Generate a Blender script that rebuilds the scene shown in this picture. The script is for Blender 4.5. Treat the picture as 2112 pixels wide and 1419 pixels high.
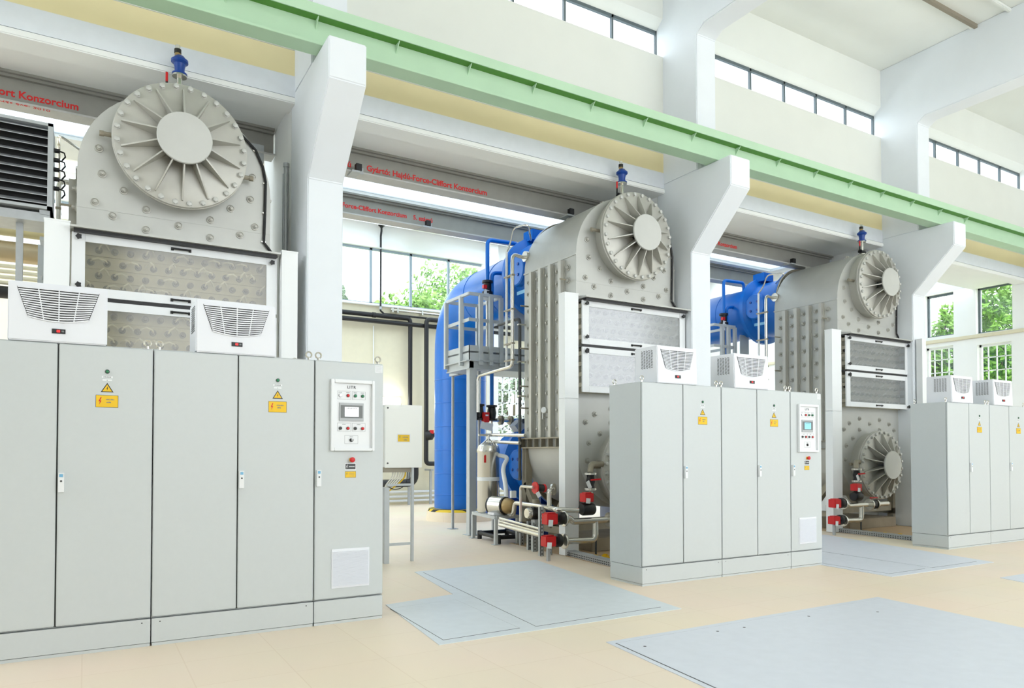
import bpy, bmesh, math, random
from mathutils import Vector, Matrix
random.seed(7)
for o in list(bpy.data.objects): bpy.data.objects.remove(o)
S = bpy.context.scene
COL = S.collection

# ------------------------------------------------------------------ camera
ALPHA, FPX, CY, PITCH, CAMH = .5336, 1492.35, 906.24, .0208, 1.4143
cam = bpy.data.cameras.new('camera'); camo = bpy.data.objects.new('camera', cam); COL.objects.link(camo)
camo.location = (0, 0, CAMH)
camo.rotation_euler = (math.pi/2 + PITCH, 0, -ALPHA)
cam.sensor_width = 36; cam.lens = FPX/2112*36
cam.shift_y = (CY - 709.5)/2112
cam.clip_end = 300; cam.clip_start = .05
S.camera = camo

# ------------------------------------------------------------------ world, sun, exposure
w = bpy.data.worlds.new('world'); S.world = w; w.use_nodes = True
bg = w.node_tree.nodes['Background']
bg.inputs['Color'].default_value = (.915, .955, 1, 1); bg.inputs['Strength'].default_value = 1.0
S.view_settings.view_transform = 'Standard'; S.view_settings.look = 'None'
S.view_settings.exposure = 2.1; S.view_settings.gamma = 1; S.view_settings.use_curve_mapping = False

# ------------------------------------------------------------------ materials
def lin(c):
    c /= 255.; return c/12.92 if c <= .04045 else ((c+.055)/1.055)**2.4
def rgb(r, g, b): return (lin(r), lin(g), lin(b), 1)
def mat(name, c, rough=.5, metal=0., noise=0., nscale=8., bump=0., emit=0., spec=.5):
    m = bpy.data.materials.new(name); m.use_nodes = True
    nt = m.node_tree; b = nt.nodes['Principled BSDF']
    b.inputs['Base Color'].default_value = rgb(*c); b.inputs['Roughness'].default_value = rough
    b.inputs['Metallic'].default_value = metal; b.inputs['Specular IOR Level'].default_value = spec
    if emit: b.inputs['Emission Color'].default_value = rgb(*c); b.inputs['Emission Strength'].default_value = emit
    if noise or bump:
        tc = nt.nodes.new('ShaderNodeTexCoord'); n = nt.nodes.new('ShaderNodeTexNoise')
        n.inputs['Scale'].default_value = nscale; n.inputs['Detail'].default_value = 5
        nt.links.new(tc.outputs['Object'], n.inputs['Vector'])
        if noise:
            mx = nt.nodes.new('ShaderNodeMix'); mx.data_type = 'RGBA'
            mx.inputs[6].default_value = rgb(*[max(0, v*(1-noise)) for v in c]); mx.inputs[7].default_value = rgb(*[min(255, v*(1+noise)) for v in c])
            nt.links.new(n.outputs['Fac'], mx.inputs[0]); nt.links.new(mx.outputs[2], b.inputs['Base Color'])
        if bump:
            bp = nt.nodes.new('ShaderNodeBump'); bp.inputs['Strength'].default_value = bump; bp.inputs['Distance'].default_value = .01
            nt.links.new(n.outputs['Fac'], bp.inputs['Height']); nt.links.new(bp.outputs['Normal'], b.inputs['Normal'])
    return m
def glass_mat(name, tint, gloss=.12, milk=0., milkc=(235, 238, 238), through=False):
    m = bpy.data.materials.new(name); m.use_nodes = True; nt = m.node_tree
    nt.nodes.remove(nt.nodes['Principled BSDF']); out = nt.nodes['Material Output']
    t = nt.nodes.new('ShaderNodeBsdfTransparent'); t.inputs[0].default_value = rgb(*tint)
    g = nt.nodes.new('ShaderNodeBsdfGlossy'); g.inputs['Roughness'].default_value = .12
    x = nt.nodes.new('ShaderNodeMixShader'); x.inputs[0].default_value = gloss
    nt.links.new(t.outputs[0], x.inputs[1]); nt.links.new(g.outputs[0], x.inputs[2])
    last = x
    if milk:
        d = nt.nodes.new('ShaderNodeBsdfTranslucent' if through else 'ShaderNodeBsdfDiffuse'); d.inputs[0].default_value = rgb(*milkc)
        y = nt.nodes.new('ShaderNodeMixShader'); y.inputs[0].default_value = milk
        nt.links.new(x.outputs[0], y.inputs[1]); nt.links.new(d.outputs[0], y.inputs[2]); last = y
    nt.links.new(last.outputs[0], out.inputs[0]); return m
WHITE = mat('white_paint', (246, 248, 246), .8, noise=.015, nscale=2, bump=.05)
CEIL = mat('ceiling_paint', (240, 243, 237), .85, noise=.015, nscale=1.5)
UPPER = mat('upper_wall_paint', (232, 234, 226), .85, noise=.015, nscale=2)
YELLOW = mat('yellow_wall_strip', (242, 229, 182), .8, noise=.04, nscale=1.2)  # yellower strip between the lintel and the upper wall
CREAM = mat('cream_wall_paint', (226, 219, 192), .8, noise=.02)
BLUEGREY = mat('lintel_paint', (232, 237, 244), .7, noise=.02)
COLM = mat('column_paint', (234, 239, 243), .75, noise=.012, nscale=3, bump=.04)
MINT = mat('mint_green_steel', (184, 216, 184), .45, noise=.03, nscale=3)
MINT_SHADE = mat('mint_steel_shade', (82, 140, 50), .5, noise=.05)  # deeper beam green, shade under the top flange put into the colour
CAB = mat('cabinet_grey', (200, 206, 206), .42, noise=.008, nscale=30)
CABG = mat('cabinet_gap', (70, 74, 72), .7)
BEZEL = mat('bezel_white', (232, 235, 236), .35)
ACM = mat('cooler_grey', (232, 235, 240), .45)
DARK = mat('black_plastic', (22, 22, 24), .45)
DGREY = mat('dark_grey', (70, 72, 72), .5)
STEEL = mat('brushed_stainless', (186, 185, 177), .42, .30, noise=.06, nscale=4, bump=.03)
STEELW = mat('stainless_plate', (190, 191, 186), .45, .25, noise=.05, nscale=3, bump=.03)
STEELD = mat('dull_stainless', (152, 145, 128), .5, .3, noise=.08, nscale=6)
BRIGHT = mat('polished_stainless', (214, 212, 204), .2, .85)
GALV = mat('galvanised_steel', (176, 180, 182), .45, .4, noise=.06, nscale=12)
GALVL = mat('grey_painted_steel', (190, 195, 196), .45, .1, noise=.03)
IBEAM = mat('monorail_grey', (150, 149, 142), .55, .1, noise=.06, nscale=5)
IBEAML = mat('monorail_flange_grey', (188, 188, 184), .55, .1, noise=.05)
BLUE = mat('blue_enamel', (2, 106, 198), .32, 0, noise=.06, nscale=2, spec=.45)
BLUED = mat('valve_blue', (22, 66, 150), .35)
RED = mat('red_plastic', (206, 28, 32), .4)
REDT = mat('red_lettering', (214, 34, 34), .6)
SIGNY = mat('sign_yellow', (236, 192, 20), .5)
BRASS = mat('bronze', (176, 150, 104), .35, .6)
GREENL = mat('green_lamp', (46, 128, 88), .3)
BLUEL = mat('blue_label', (120, 180, 215), .4)
GREYT = mat('grey_print', (120, 124, 124), .6)
SCRGREY = mat('screen_bezel_grey', (176, 180, 182), .4)
SCREEN = mat('lit_screen', (236, 242, 248), .3, emit=.35)
SCREENB = mat('lit_blue_screen', (120, 190, 225), .3, emit=.25)
LAMPW = mat('lamp_glow', (255, 255, 250), .4, emit=6)
LEDR = mat('led_red', (235, 30, 30), .4, emit=.5)
PANELB = mat('electrode_board', (196, 191, 172), .6, noise=.03)
SOCK = mat('socket_grey', (98, 95, 86), .5)
WIRE = mat('white_cable', (228, 226, 212), .4)
PLATE = mat('steel_floor_plate', (214, 221, 224), .45, .05, noise=.03, nscale=9)
PLATEB = mat('blue_grey_floor_plate', (214, 219, 227), .45, .05, noise=.025, nscale=9)
PLINTHM = mat('grout_brown', (150, 138, 118), .8, noise=.12, nscale=5)
BAYFLOOR = mat('tan_bay_floor', (196, 168, 132), .7, noise=.06)
LEAF = mat('leaf_green', (118, 158, 62), .6, noise=.3, nscale=1.5)
LEAFD = mat('leaf_grey_green', (120, 138, 112), .6, noise=.3, nscale=1.5)
BARK = mat('bark', (92, 78, 62), .9, noise=.2)
LAWN = mat('lawn', (140, 160, 90), .9, noise=.15)
ROOFB = mat('brown_seam', (150, 142, 126), .8)
PIPEB = mat('brown_duct_steel', (176, 160, 130), .4, .45, noise=.08, nscale=2)
WINF = mat('window_frame_grey', (150, 166, 176), .5)
WINFD = mat('window_frame_dark', (92, 104, 108), .5)
GLASS = glass_mat('window_glass', (250, 253, 255), .04)
CLEARP = glass_mat('clear_panel', (238, 236, 226), .06, .06)
FROSTP = glass_mat('hazy_panel', (225, 228, 228), .16, .16, (205, 208, 210))
SKYL = glass_mat('skylight_pane', (205, 212, 216), .03, .45, (215, 221, 225), True)
ROOFL_FILL = glass_mat('fill_rooflight_pane', (226, 232, 236), .03, .04)
NODARK = mat('duct_white', (240, 243, 243), .5)
def floor_mat():
    m = mat('floor_coating', (230, 213, 188), .5); nt = m.node_tree; b = nt.nodes['Principled BSDF']
    tc = nt.nodes.new('ShaderNodeTexCoord'); n = nt.nodes.new('ShaderNodeTexNoise'); n.inputs['Scale'].default_value = .7; n.inputs['Detail'].default_value = 4
    br = nt.nodes.new('ShaderNodeTexBrick'); br.inputs['Scale'].default_value = 1.0; br.offset = 0
    br.inputs['Mortar Size'].default_value = .004; br.inputs['Brick Width'].default_value = .6; br.inputs['Row Height'].default_value = .6
    br.inputs['Color1'].default_value = rgb(240, 224, 200); br.inputs['Color2'].default_value = rgb(242, 226, 203); br.inputs['Mortar'].default_value = rgb(234, 216, 191)
    mx = nt.nodes.new('ShaderNodeMix'); mx.data_type = 'RGBA'; mx.blend_type = 'MULTIPLY'; mx.inputs[0].default_value = .12
    nt.links.new(tc.outputs['Object'], n.inputs['Vector']); nt.links.new(tc.outputs['Object'], br.inputs['Vector'])
    nt.links.new(br.outputs['Color'], mx.inputs[6]); nt.links.new(n.outputs['Color'], mx.inputs[7]); nt.links.new(mx.outputs[2], b.inputs['Base Color'])
    return m
FLOOR = floor_mat()
def hazard_mat():
    m = mat('hazard_stripes', (230, 195, 30), .5); nt = m.node_tree; b = nt.nodes['Principled BSDF']
    tc = nt.nodes.new('ShaderNodeTexCoord'); wv = nt.nodes.new('ShaderNodeTexWave'); wv.wave_type = 'BANDS'; wv.bands_direction = 'DIAGONAL'; wv.inputs['Scale'].default_value = 2.2
    r = nt.nodes.new('ShaderNodeValToRGB'); r.color_ramp.interpolation = 'CONSTANT'; r.color_ramp.elements[0].color = rgb(20, 20, 20); r.color_ramp.elements[1].position = .5; r.color_ramp.elements[1].color = rgb(232, 198, 30)
    nt.links.new(tc.outputs['Object'], wv.inputs['Vector']); nt.links.new(wv.outputs['Fac'], r.inputs['Fac']); nt.links.new(r.outputs['Color'], b.inputs['Base Color'])
    return m
HAZ = hazard_mat()

# ------------------------------------------------------------------ mesh builder
ORG = {}
class MB:
    def __init__(s, m=None): s.v = []; s.f = []; s.mi = []; s.mats = []; s.use(m) if m else None
    def use(s, m):
        if m not in s.mats: s.mats.append(m)
        s.cur = s.mats.index(m); return s
    def add(s, vs, fs):
        k = len(s.v); s.v += [tuple(v) for v in vs]; s.f += [tuple(i+k for i in f) for f in fs]; s.mi += [s.cur]*len(fs); return s
    def box(s, x0, x1, y0, y1, z0, z1):
        x0, x1 = min(x0, x1), max(x0, x1); y0, y1 = min(y0, y1), max(y0, y1); z0, z1 = min(z0, z1), max(z0, z1)
        return s.add([(x, y, z) for x in (x0, x1) for y in (y0, y1) for z in (z0, z1)], [(0, 1, 3, 2), (4, 6, 7, 5), (0, 4, 5, 1), (2, 3, 7, 6), (0, 2, 6, 4), (1, 5, 7, 3)])
    def bar(s, p, q, a, b, up=(0, 0, 1)):   # rectangular bar a wide, b high from p to q
        p, q = Vector(p), Vector(q); d = (q-p).normalized(); up = Vector(up)
        if abs(d.dot(up)) > .98: up = Vector((0, 1, 0))
        r = d.cross(up).normalized(); u = r.cross(d)
        vs = [c + r*i*a/2 + u*j*b/2 for c in (p, q) for i, j in ((-1, -1), (1, -1), (1, 1), (-1, 1))]
        return s.add(vs, [(3, 2, 1, 0), (4, 5, 6, 7), (0, 1, 5, 4), (1, 2, 6, 5), (2, 3, 7, 6), (3, 0, 4, 7)])
    def prism(s, poly, d):
        n = len(poly); d = Vector(d); vs = [Vector(p) for p in poly]; vs += [p+d for p in vs]
        return s.add(vs, [tuple(range(n))[::-1], tuple(range(n, 2*n))] + [(i, (i+1) % n, n+(i+1) % n, n+i) for i in range(n)])
    def lathe(s, o, ax, prof, n=24):        # prof: (radius, distance along axis)
        o, ax = Vector(o), Vector(ax).normalized(); t = Vector((1, 0, 0)) if abs(ax.x) < .9 else Vector((0, 1, 0))
        a = ax.cross(t).normalized(); b = ax.cross(a); vs = []; fs = []
        for r, h in prof: vs += [o+ax*h+(a*math.cos(i*math.tau/n)+b*math.sin(i*math.tau/n))*max(r, 1e-4) for i in range(n)]
        for k in range(len(prof)-1): fs += [(k*n+i, k*n+(i+1) % n, (k+1)*n+(i+1) % n, (k+1)*n+i) for i in range(n)]
        fs.append(tuple(range(n))[::-1]); fs.append(tuple(range((len(prof)-1)*n, len(prof)*n)))
        return s.add(vs, fs)
    def cyl(s, p, q, r, n=16, r2=None):
        p, q = Vector(p), Vector(q); return s.lathe(p, q-p, [(r, 0), (r if r2 is None else r2, (q-p).length)], n)
    def sphere(s, c, r, n=16, sc=(0, 0, 1)):
        return s.lathe(Vector(c), sc, [(r*math.sin(math.pi*i/8), -r*math.cos(math.pi*i/8)) for i in range(9)], n)
    def tube(s, pts, r, n=10, bend=0, seg=5):
        P = [Vector(p) for p in pts]
        if bend:
            Q = [P[0]]
            for i in range(1, len(P)-1):
                a, b, c = P[i-1], P[i], P[i+1]; u = (a-b); v = (c-b); k = min(bend, u.length*.49, v.length*.49)
                a2, c2 = b+u.normalized()*k, b+v.normalized()*k
                for j in range(seg+1):
                    t = j/seg; Q.append(a2*(1-t)**2 + b*2*t*(1-t) + c2*t*t)
            Q.append(P[-1]); P = Q
        vs = []; fs = []; up = None
        for i, p in enumerate(P):
            d = ((P[min(i+1, len(P)-1)]-p).normalized() + (p-P[max(i-1, 0)]).normalized()).normalized()
            if up is None: up = Vector((0, 0, 1)) if abs(d.z) < .9 else Vector((1, 0, 0))
            a = d.cross(up).normalized(); up = a.cross(d).normalized()
            vs += [p+(a*math.cos(j*math.tau/n)+up*math.sin(j*math.tau/n))*r for j in range(n)]
        for k in range(len(P)-1): fs += [(k*n+i, k*n+(i+1) % n, (k+1)*n+(i+1) % n, (k+1)*n+i) for i in range(n)]
        fs.append(tuple(range(n))[::-1]); fs.append(tuple(range((len(P)-1)*n, len(P)*n)))
        return s.add(vs, fs)
    def text(s, txt, size, o, right=(1, 0, 0), up=(0, 0, 1), depth=.002, squash=1., align='LEFT', bold=.0, gap=1.0):
        cu = bpy.data.curves.new('t', 'FONT'); cu.body = txt; cu.size = size; cu.extrude = depth; cu.align_x = align; cu.resolution_u = 3; cu.offset = bold; cu.space_character = gap
        ob = bpy.data.objects.new('t', cu); me = bpy.data.meshes.new_from_object(ob)
        r, u = Vector(right), Vector(up); nn = r.cross(u); o = Vector(o)
        s.add([o+r*v.co.x*squash+u*v.co.y+nn*v.co.z for v in me.vertices], [tuple(p.vertices) for p in me.polygons])
        bpy.data.objects.remove(ob); bpy.data.curves.remove(cu); bpy.data.meshes.remove(me); return s
    def print_line(s, x, y, z, wd, h, n=6):   # unreadable small print: a row of short strokes
        for i in range(n): s.box(x-wd/2+i*wd/n, x-wd/2+(i+.75)*wd/n, y-.0003, y+.0003, z, z+h*(1 if i % 3 else .8))
        return s
    def build(s, name, parent=None, bev=0, label=None, sharp=35):
        off = ORG.get(parent, Vector((0, 0, 0))) if parent else Vector((0, 0, 0))
        me = bpy.data.meshes.new(name); me.from_pydata([Vector(v)-off for v in s.v], [], s.f)
        for m in s.mats: me.materials.append(m)
        me.polygons.foreach_set('material_index', s.mi)
        bm = bmesh.new(); bm.from_mesh(me); bmesh.ops.recalc_face_normals(bm, faces=bm.faces)
        if bev: bmesh.ops.bevel(bm, geom=[e for e in bm.edges if len(e.link_faces) == 2 and e.calc_face_angle(0) > .5], offset=bev, segments=2, affect='EDGES', clamp_overlap=True)
        for f in bm.faces: f.smooth = True
        for e in bm.edges:
            if len(e.link_faces) == 2 and e.calc_face_angle(0) > math.radians(sharp): e.smooth = False
        bm.to_mesh(me); bm.free()
        o = bpy.data.objects.new(name, me); COL.objects.link(o)
        if parent: o.parent = parent; ORG[o] = off
        if label: o['label'] = label
        return o
def thing(name, label, cat, loc, group=None):
    o = bpy.data.objects.new(name, None); COL.objects.link(o); o.location = loc; o.empty_display_size = .1; ORG[o] = Vector(loc)
    o['label'] = label; o['category'] = cat
    if group: o['group'] = group
    return o
def tag(o, label, cat, group=None, kind=None):
    o['label'] = label; o['category'] = cat
    if group: o['group'] = group
    if kind: o['kind'] = kind
    return o
def struct(o): o['kind'] = 'structure'; return o
KIDS = {}
def kids(o): return [c for c in bpy.data.objects if c.parent == o]
def copy_tree(o, d=(0, 0, 0), label=None, parent=None):
    c = o.copy(); COL.objects.link(c)
    if parent: c.parent = parent
    else: c.location = Vector(o.location)+Vector(d); ORG[c] = Vector(c.location)
    if parent: ORG[c] = ORG[parent]
    if label: c['label'] = label
    for k in kids(o): copy_tree(k, parent=c)
    return c
def link_copy(o, d, name=None):           # copy of a part under the same parent, moved by d
    c = o.copy(); COL.objects.link(c); c.location = Vector(o.location)+Vector(d); return c
# measured image point -> place on a known plane of the hall (X along the hall, Y into the bays)
CAM = Vector((0, 0, CAMH)); FW = Vector((math.sin(ALPHA)*math.cos(PITCH), math.cos(ALPHA)*math.cos(PITCH), math.sin(PITCH)))
RT = Vector((math.cos(ALPHA), -math.sin(ALPHA), 0)); UPV = RT.cross(FW)
def at(px, py, X=None, Y=None, Z=None):
    d = FW + RT*(px-1056)/FPX + UPV*(CY-py)/FPX
    t = X/d.x if X is not None else Y/d.y if Y is not None else (Z-CAMH)/d.z
    return CAM + d*t

BAY = 5.914                      # spacing of the columns
CX = 2.144                       # left face of the first column
GX = [.855, 7.05, 13.03]         # generator centre lines
YF = 5.978                       # cabinet fronts
XE = 19.95                       # end wall
XL = -6.0

# ================================================================== SETTING
struct(MB(FLOOR).box(XL, XE, -6.3, 19.5, -.2, 0).build('floor'))
# unseen long wall behind camera and left gable; openings sized to balance light
m = MB(WHITE).box(XL, XE, -6.3, -6.0, 0, 1.6).box(XL, XE, -6.3, -6.0, 8.2, 9.4).box(XL, .5, -6.3, -6.0, 1.6, 8.2)
for n in range(5): m.box(.5+n*4.9, 1.0+n*4.9, -6.3, -6.0, 1.6, 8.2)
struct(m.build('wall_front_unseen'))
m = MB(WHITE)
for a, b, c, d in ((-6.3, 19.6, 0, 1.2), (-6.3, 9.0, 8.4, 9.4), (-6.3, 3.4, 1.2, 8.4), (3.4, 7.9, 1.2, 2.6), (7.9, 9.6, 1.2, 9.4), (18.6, 19.6, 1.2, 8), (9.6, 18.6, 5.3, 6)): m.box(XL-.3, XL, a, b, c, d)
struct(m.build('wall_left_unseen'))
struct(MB(LAWN).box(-30, 70, 19.9, 90, -.6, -.4).build('ground_outside'))
struct(MB(LAWN).box(20.4, 70, -30, 19.9, -.6, -.4).build('ground_side'))
struct(MB(CEIL).box(XL, XE, -6.3, 9.0, 9.28, 9.45).build('ceiling'))
# long shallow seam and strip across the hall ceiling
struct(MB(CEIL).box(XL, XE, 6.36, 6.42, 9.22, 9.28).box(XL, XE, 6.98, 7.06, 9.245, 9.28).build('trim_1', bev=.01))
struct(MB(ROOFB).box(XL, XE, 6.92, 6.98, 9.215, 9.28).build('trim_2'))
# upper wall, band over the clerestory, yellow strip, lintel with lip
m = MB(UPPER).box(XL, XE, 8.8, 9.0, 6.30, 7.9)
struct(m.build('wall_upper', bev=.008))
struct(MB(YELLOW).box(XL, XE, 8.8, 9.0, 5.985, 6.30).build('trim_3'))
struct(MB(BLUEGREY).box(XL, XE, 8.79, 9.05, 5.73, 5.985).build('trim_4'))
struct(MB(WHITE).box(XL, XE, 8.77, 9.1, 5.645, 5.72).build('trim_5', bev=.012))
m = MB(CEIL); m.prism([(XL, 8.8, 8.53), (XL, 8.8, 9.28), (XL, 9.02, 9.28), (XL, 9.02, 8.39), (XL, 8.97, 8.39)], (XE-XL, 0, 0))
struct(m.build('wall_clerestory_band'))
# aisle ceiling: flat part with skylight strip, then rising part with added rooflights
m = MB(WHITE)
m.box(XL, XE, 9.0, 10.1, 5.72, 5.85).box(XL, XE, 11.5, 12.3, 5.72, 5.85)
for n in range(-1, 3): m.box(CX+n*BAY-.1, CX+n*BAY+.5, 10.1, 11.5, 5.72, 5.85)
sl = (7.93-5.72)/7.2
def slab(a, b, xa, xb): m.prism([(xa, a, 5.72+(a-12.3)*sl), (xa, b, 5.72+(b-12.3)*sl), (xa, b, 5.85+(b-12.3)*sl), (xa, a, 5.85+(a-12.3)*sl)], (xb-xa, 0, 0))
slab(12.3, 12.8, XL, XE); slab(18.9, 19.6, XL, XE)
for n in range(-1, 3): slab(12.8, 18.9, CX+n*BAY-.3, CX+n*BAY+.7)
struct(m.build('ceiling_aisle'))
for n in range(-1, 3):
    x0, x1 = CX+n*BAY+.5, CX+(n+1)*BAY-.1
    struct(MB(SKYL).box(x0, x1, 10.1, 11.5, 5.76, 5.78).build('window_%d' % (41+n)))
    a, b = CX+n*BAY+.7, CX+(n+1)*BAY-.3
    struct(MB(ROOFL_FILL).prism([(a, 12.8, 5.78+.5*sl), (a, 18.9, 5.78+6.6*sl), (a, 18.9, 5.80+6.6*sl), (a, 12.8, 5.80+.5*sl)], (b-a, 0, 0)).build('window_%d' % (51+n)))  # rooflight added to bring fill light into the aisle
# back wall with high windows and barred lower windows
YB = 19.3
def wall_with_holes(name, m_, holes, a0, a1, z1, put):
    mb = MB(m_); xs = sorted({a0, a1} | {h[0] for h in holes} | {h[1] for h in holes}); zs = sorted({0, z1} | {h[2] for h in holes} | {h[3] for h in holes})
    for i in range(len(xs)-1):
        for j in range(len(zs)-1):
            cx, cz = (xs[i]+xs[i+1])/2, (zs[j]+zs[j+1])/2
            if any(h[0] < cx < h[1] and h[2] < cz < h[3] for h in holes): continue
            put(mb, xs[i], xs[i+1], zs[j], zs[j+1])
    return struct(mb.build(name))
hi = [(-.75, 4.5, 5.62, 7.2), (5.3, 10.35, 5.62, 7.2), (11.6, 16.4, 5.62, 7.2)]
lo = [(10.85, 12.35, 1.4, 4.6), (13.2, 15.6, 1.4, 4.6), (1.2, 2.6, 1.4, 4.6)]
wb = wall_with_holes('wall_back', WHITE, hi+lo, XL, XE, 8.0, lambda mb, a, b, c, d: (mb.use(CREAM if d < 5.63 else WHITE), mb.box(a, b, YB, YB+.3, c, d)))
struct(MB(WHITE).box(10.5, 10.78, 19.05, YB, 0, 7.86).build('wall_pilaster', bev=.01))
k = 1
for a, b, c, d in hi:
    e = thing('window_%d' % k, 'high window strip', 'window', (a, YB, c)); del e['label'], e['category']; struct(e)
    m = MB(WINF); n = int(round((b-a)/1.2))
    m.box(a, b, YB+.05, YB+.12, d-.06, d).box(a, b, YB+.05, YB+.12, c, c+.05)
    for i in range(n+1):
        x = a + .35 + i*1.2 if a == 5.3 else a+(b-a)*i/n
        if x < b+.01: m.box(x-.035, x+.035, YB+.05, YB+.12, c, d)
    m.build('frame', e); MB(GLASS).box(a, b, YB+.08, YB+.09, c, d).build('pane', e)
    MB(WHITE).box(a-.05, b+.05, YB-.1, YB+.02, c-.06, c).build('sill', e, bev=.01)
    MB(WHITE).box(a-.05, b+.05, YB-.05, YB+.02, d, d+.1).build('head', e, bev=.01)
    k += 1
for a, b, c, d in lo:
    e = thing('window_%d' % k, 'x', 'x', (a, YB, c)); del e['label'], e['category']; struct(e)
    m = MB(WHITE)
    for i in range(7): x = a+(b-a)*i/6; m.box(x-.02, x+.02, YB+.06, YB+.1, c, d)
    for i in range(9): z = c+(d-c)*i/8; m.box(a, b, YB+.06, YB+.1, z-.02, z+.02)
    m.build('muntins', e); MB(GLASS).box(a, b, YB+.075, YB+.085, c, d).build('pane', e); k += 1
# end wall
ew = [(10.58, 11.34, 4.62, 5.78), (9.16, 10.02, 4.55, 5.76), (10.6, 11.36, 1.2, 4.34), (9.19, 10.0, 1.2, 4.26)]
wall_with_holes('wall_end', WHITE, ew, -6, 19.3, 9.4, lambda mb, a, b, c, d: mb.box(XE, XE+.3, a, b, c, d))
for i, (a, b, c, d) in enumerate(ew):
    e = thing('window_%d' % k, 'x', 'x', (XE, a, c)); del e['label'], e['category']; struct(e); m = MB(WINFD if i < 2 else WHITE)
    m.box(XE+.12, XE+.17, a, b, d-.06, d).box(XE+.12, XE+.17, a, b, c, c+.04).box(XE+.12, XE+.17, a, a+.04, c, d).box(XE+.12, XE+.17, b-.05, b, c, d)
    if i > 1:
        for j in range(1, 4): y = a+(b-a)*j/4; m.box(XE+.13, XE+.16, y-.012, y+.012, c, d)
        for j in range(1, 9): z = c+(d-c)*j/9; m.box(XE+.13, XE+.16, a, b, z-.012, z+.012)
    m.build('frame', e); MB(GLASS).box(XE+.14, XE+.145, a, b, c, d).build('pane', e); k += 1
struct(MB(CREAM).box(XE-.06, XE, 8.4, 19.3, 4.44, 4.53).build('trim_6', bev=.01))
# clerestory windows
for n in range(-1, 3):
    a, b = CX+n*BAY+.41, CX+(n+1)*BAY
    if n == 2: b = XE
    e = thing('window_%d' % k, 'x', 'x', (a, 8.97, 7.85)); del e['label'], e['category']; struct(e); m = MB(WINFD)
    m.box(a, b, 8.95, 9.0, 8.35, 8.40).box(a, b, 8.95, 9.0, 7.86, 7.9)
    for j in range(7): x = a+(b-a)*j/6; m.box(x-.018, x+.018, 8.95, 9.0, 7.86, 8.4)
    m.build('frame', e); MB(GLASS).box(a, b, 8.97, 8.975, 7.88, 8.38).build('pane', e); k += 1
# columns with corbels, upper pilasters and roof frames
for n in range(-1, 3):
    x0 = CX+n*BAY; x1 = x0+.41
    m = MB(COLM)
    poly = [(x0, 8.18, 0), (x0, 8.18, 4.55), (x0, 7.38, 5.35), (x0, 7.38, 5.79), (x0, 8.95, 5.79), (x0, 8.95, 0)]
    m.prism(poly, (.41, 0, 0)); struct(m.build('column', bev=.012))
    m = MB(WHITE); m.box(x0, x1, 8.95, 10.5, 0, 5.72); struct(m.build('wall_pier'))
    m = MB(COLM); m.prism([(x0, 8.05, 5.79), (x0, 8.05, 7.9), (x0, 7.9, 8.0), (x0, -6.0, 8.0), (x0, -6.0, 9.28), (x0, 8.98, 9.28), (x0, 8.98, 5.79)], (.41, 0, 0)); struct(m.build('roof_frame', bev=.012))

# ================================================================== CRANE BEAM, MONORAILS
t = thing('crane_beam', 'long mint green steel crane runway beam resting on the column corbels', 'beam', (7, 7.74, 5.79))
m = MB(MINT).box(XL, XE, 7.725, 7.745, 5.80, 6.12); m.build('web', t)
m = MB(MINT).box(XL, XE, 7.62, 7.86, 5.79, 5.815); m.build('bottom_flange', t, bev=.003)
MB(MINT_SHADE).box(XL, XE, 7.612, 7.86, 6.10, 6.132).build('top_flange', t, bev=.003)  # coloured darker than the web for its shaded underside
MB(MINT).box(XL, XE, 7.60, 7.612, 6.10, 6.215).box(XL, XE, 7.612, 7.64, 6.135, 6.215).build('edge_angle', t)
for i in range(22): x = 2.15-.05+(i-7)*.92; MB(MINT).prism([(x, 7.625, 6.10), (x, 7.725, 6.10), (x, 7.725, 6.0)], (.010, 0, 0)).build('stiffener', t)
m = MB(GALV).box(XL, XE, 7.72, 7.77, 6.13, 6.19); m.build('rail', t)
def monorail(n, y, label, tx):
    x0, x1 = CX+n*BAY+.45, CX+(n+1)*BAY-.02
    t = thing('monorail_beam', label, 'beam', ((x0+x1)/2, y, 5.36), 'grey monorail beams under the aisle ceiling')
    MB(IBEAM).box(x0, x1, y-.01, y+.01, 5.37, 5.70).build('web', t)
    MB(IBEAM).box(x0, x1, y-.1, y+.1, 5.69, 5.72).build('top_flange', t)
    MB(IBEAML).box(x0, x1, y-.12, y+.12, 5.35, 5.372).build('bottom_flange', t)
    m = MB(IBEAM).box(x0, x1, y-.06, y-.01, 5.66, 5.69); m.build('cable_strip', t)
    for s, x, z, size in tx:
        MB(REDT).text(s, size, (x, y-.0125, z), bold=.003, depth=.001).build('lettering', t)
    return t
T0 = monorail(0, 11.6, 'grey monorail beam behind another one, lettered Force-Cliffort Konzorcium 5. szamu', [('Force-Cliffort Konzorcium    5. számú', 3.60, 5.487, .105)])
T1 = monorail(0, 9.85, 'grey monorail beam lettered Gyarto: Hajdu-Force-Cliffort Konzorcium, in front of its twin between two columns', [('Gyártó: Hajdú-Force-Cliffort Konzorcium', 3.41, 5.45, .115), ('ú', 3.13, 5.45, .115)])
T2 = monorail(-1, 9.85, 'grey monorail beam above the louvred box at left, lettering ends in Konzorcium', [('Gyártó: Hajdú-Force-Cliffort Konzorcium', -2.10, 5.455, .118)])
MB(REDT).text('Gyártás éve: 2010', .085, (-1.0, 9.735, 5.349), right=(1, 0, 0), up=(0, 1, 0), depth=.001).build('lettering', T2)
T3 = monorail(1, 10.0, 'grey monorail beam behind the rear column, lettering ends in Konzorcium', [('Force-Cliffort Konzorcium', 9.93, 5.478, .105)])
T4 = monorail(1, 11.75, 'unlettered grey monorail beam above the far blue pipe', [])
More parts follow.
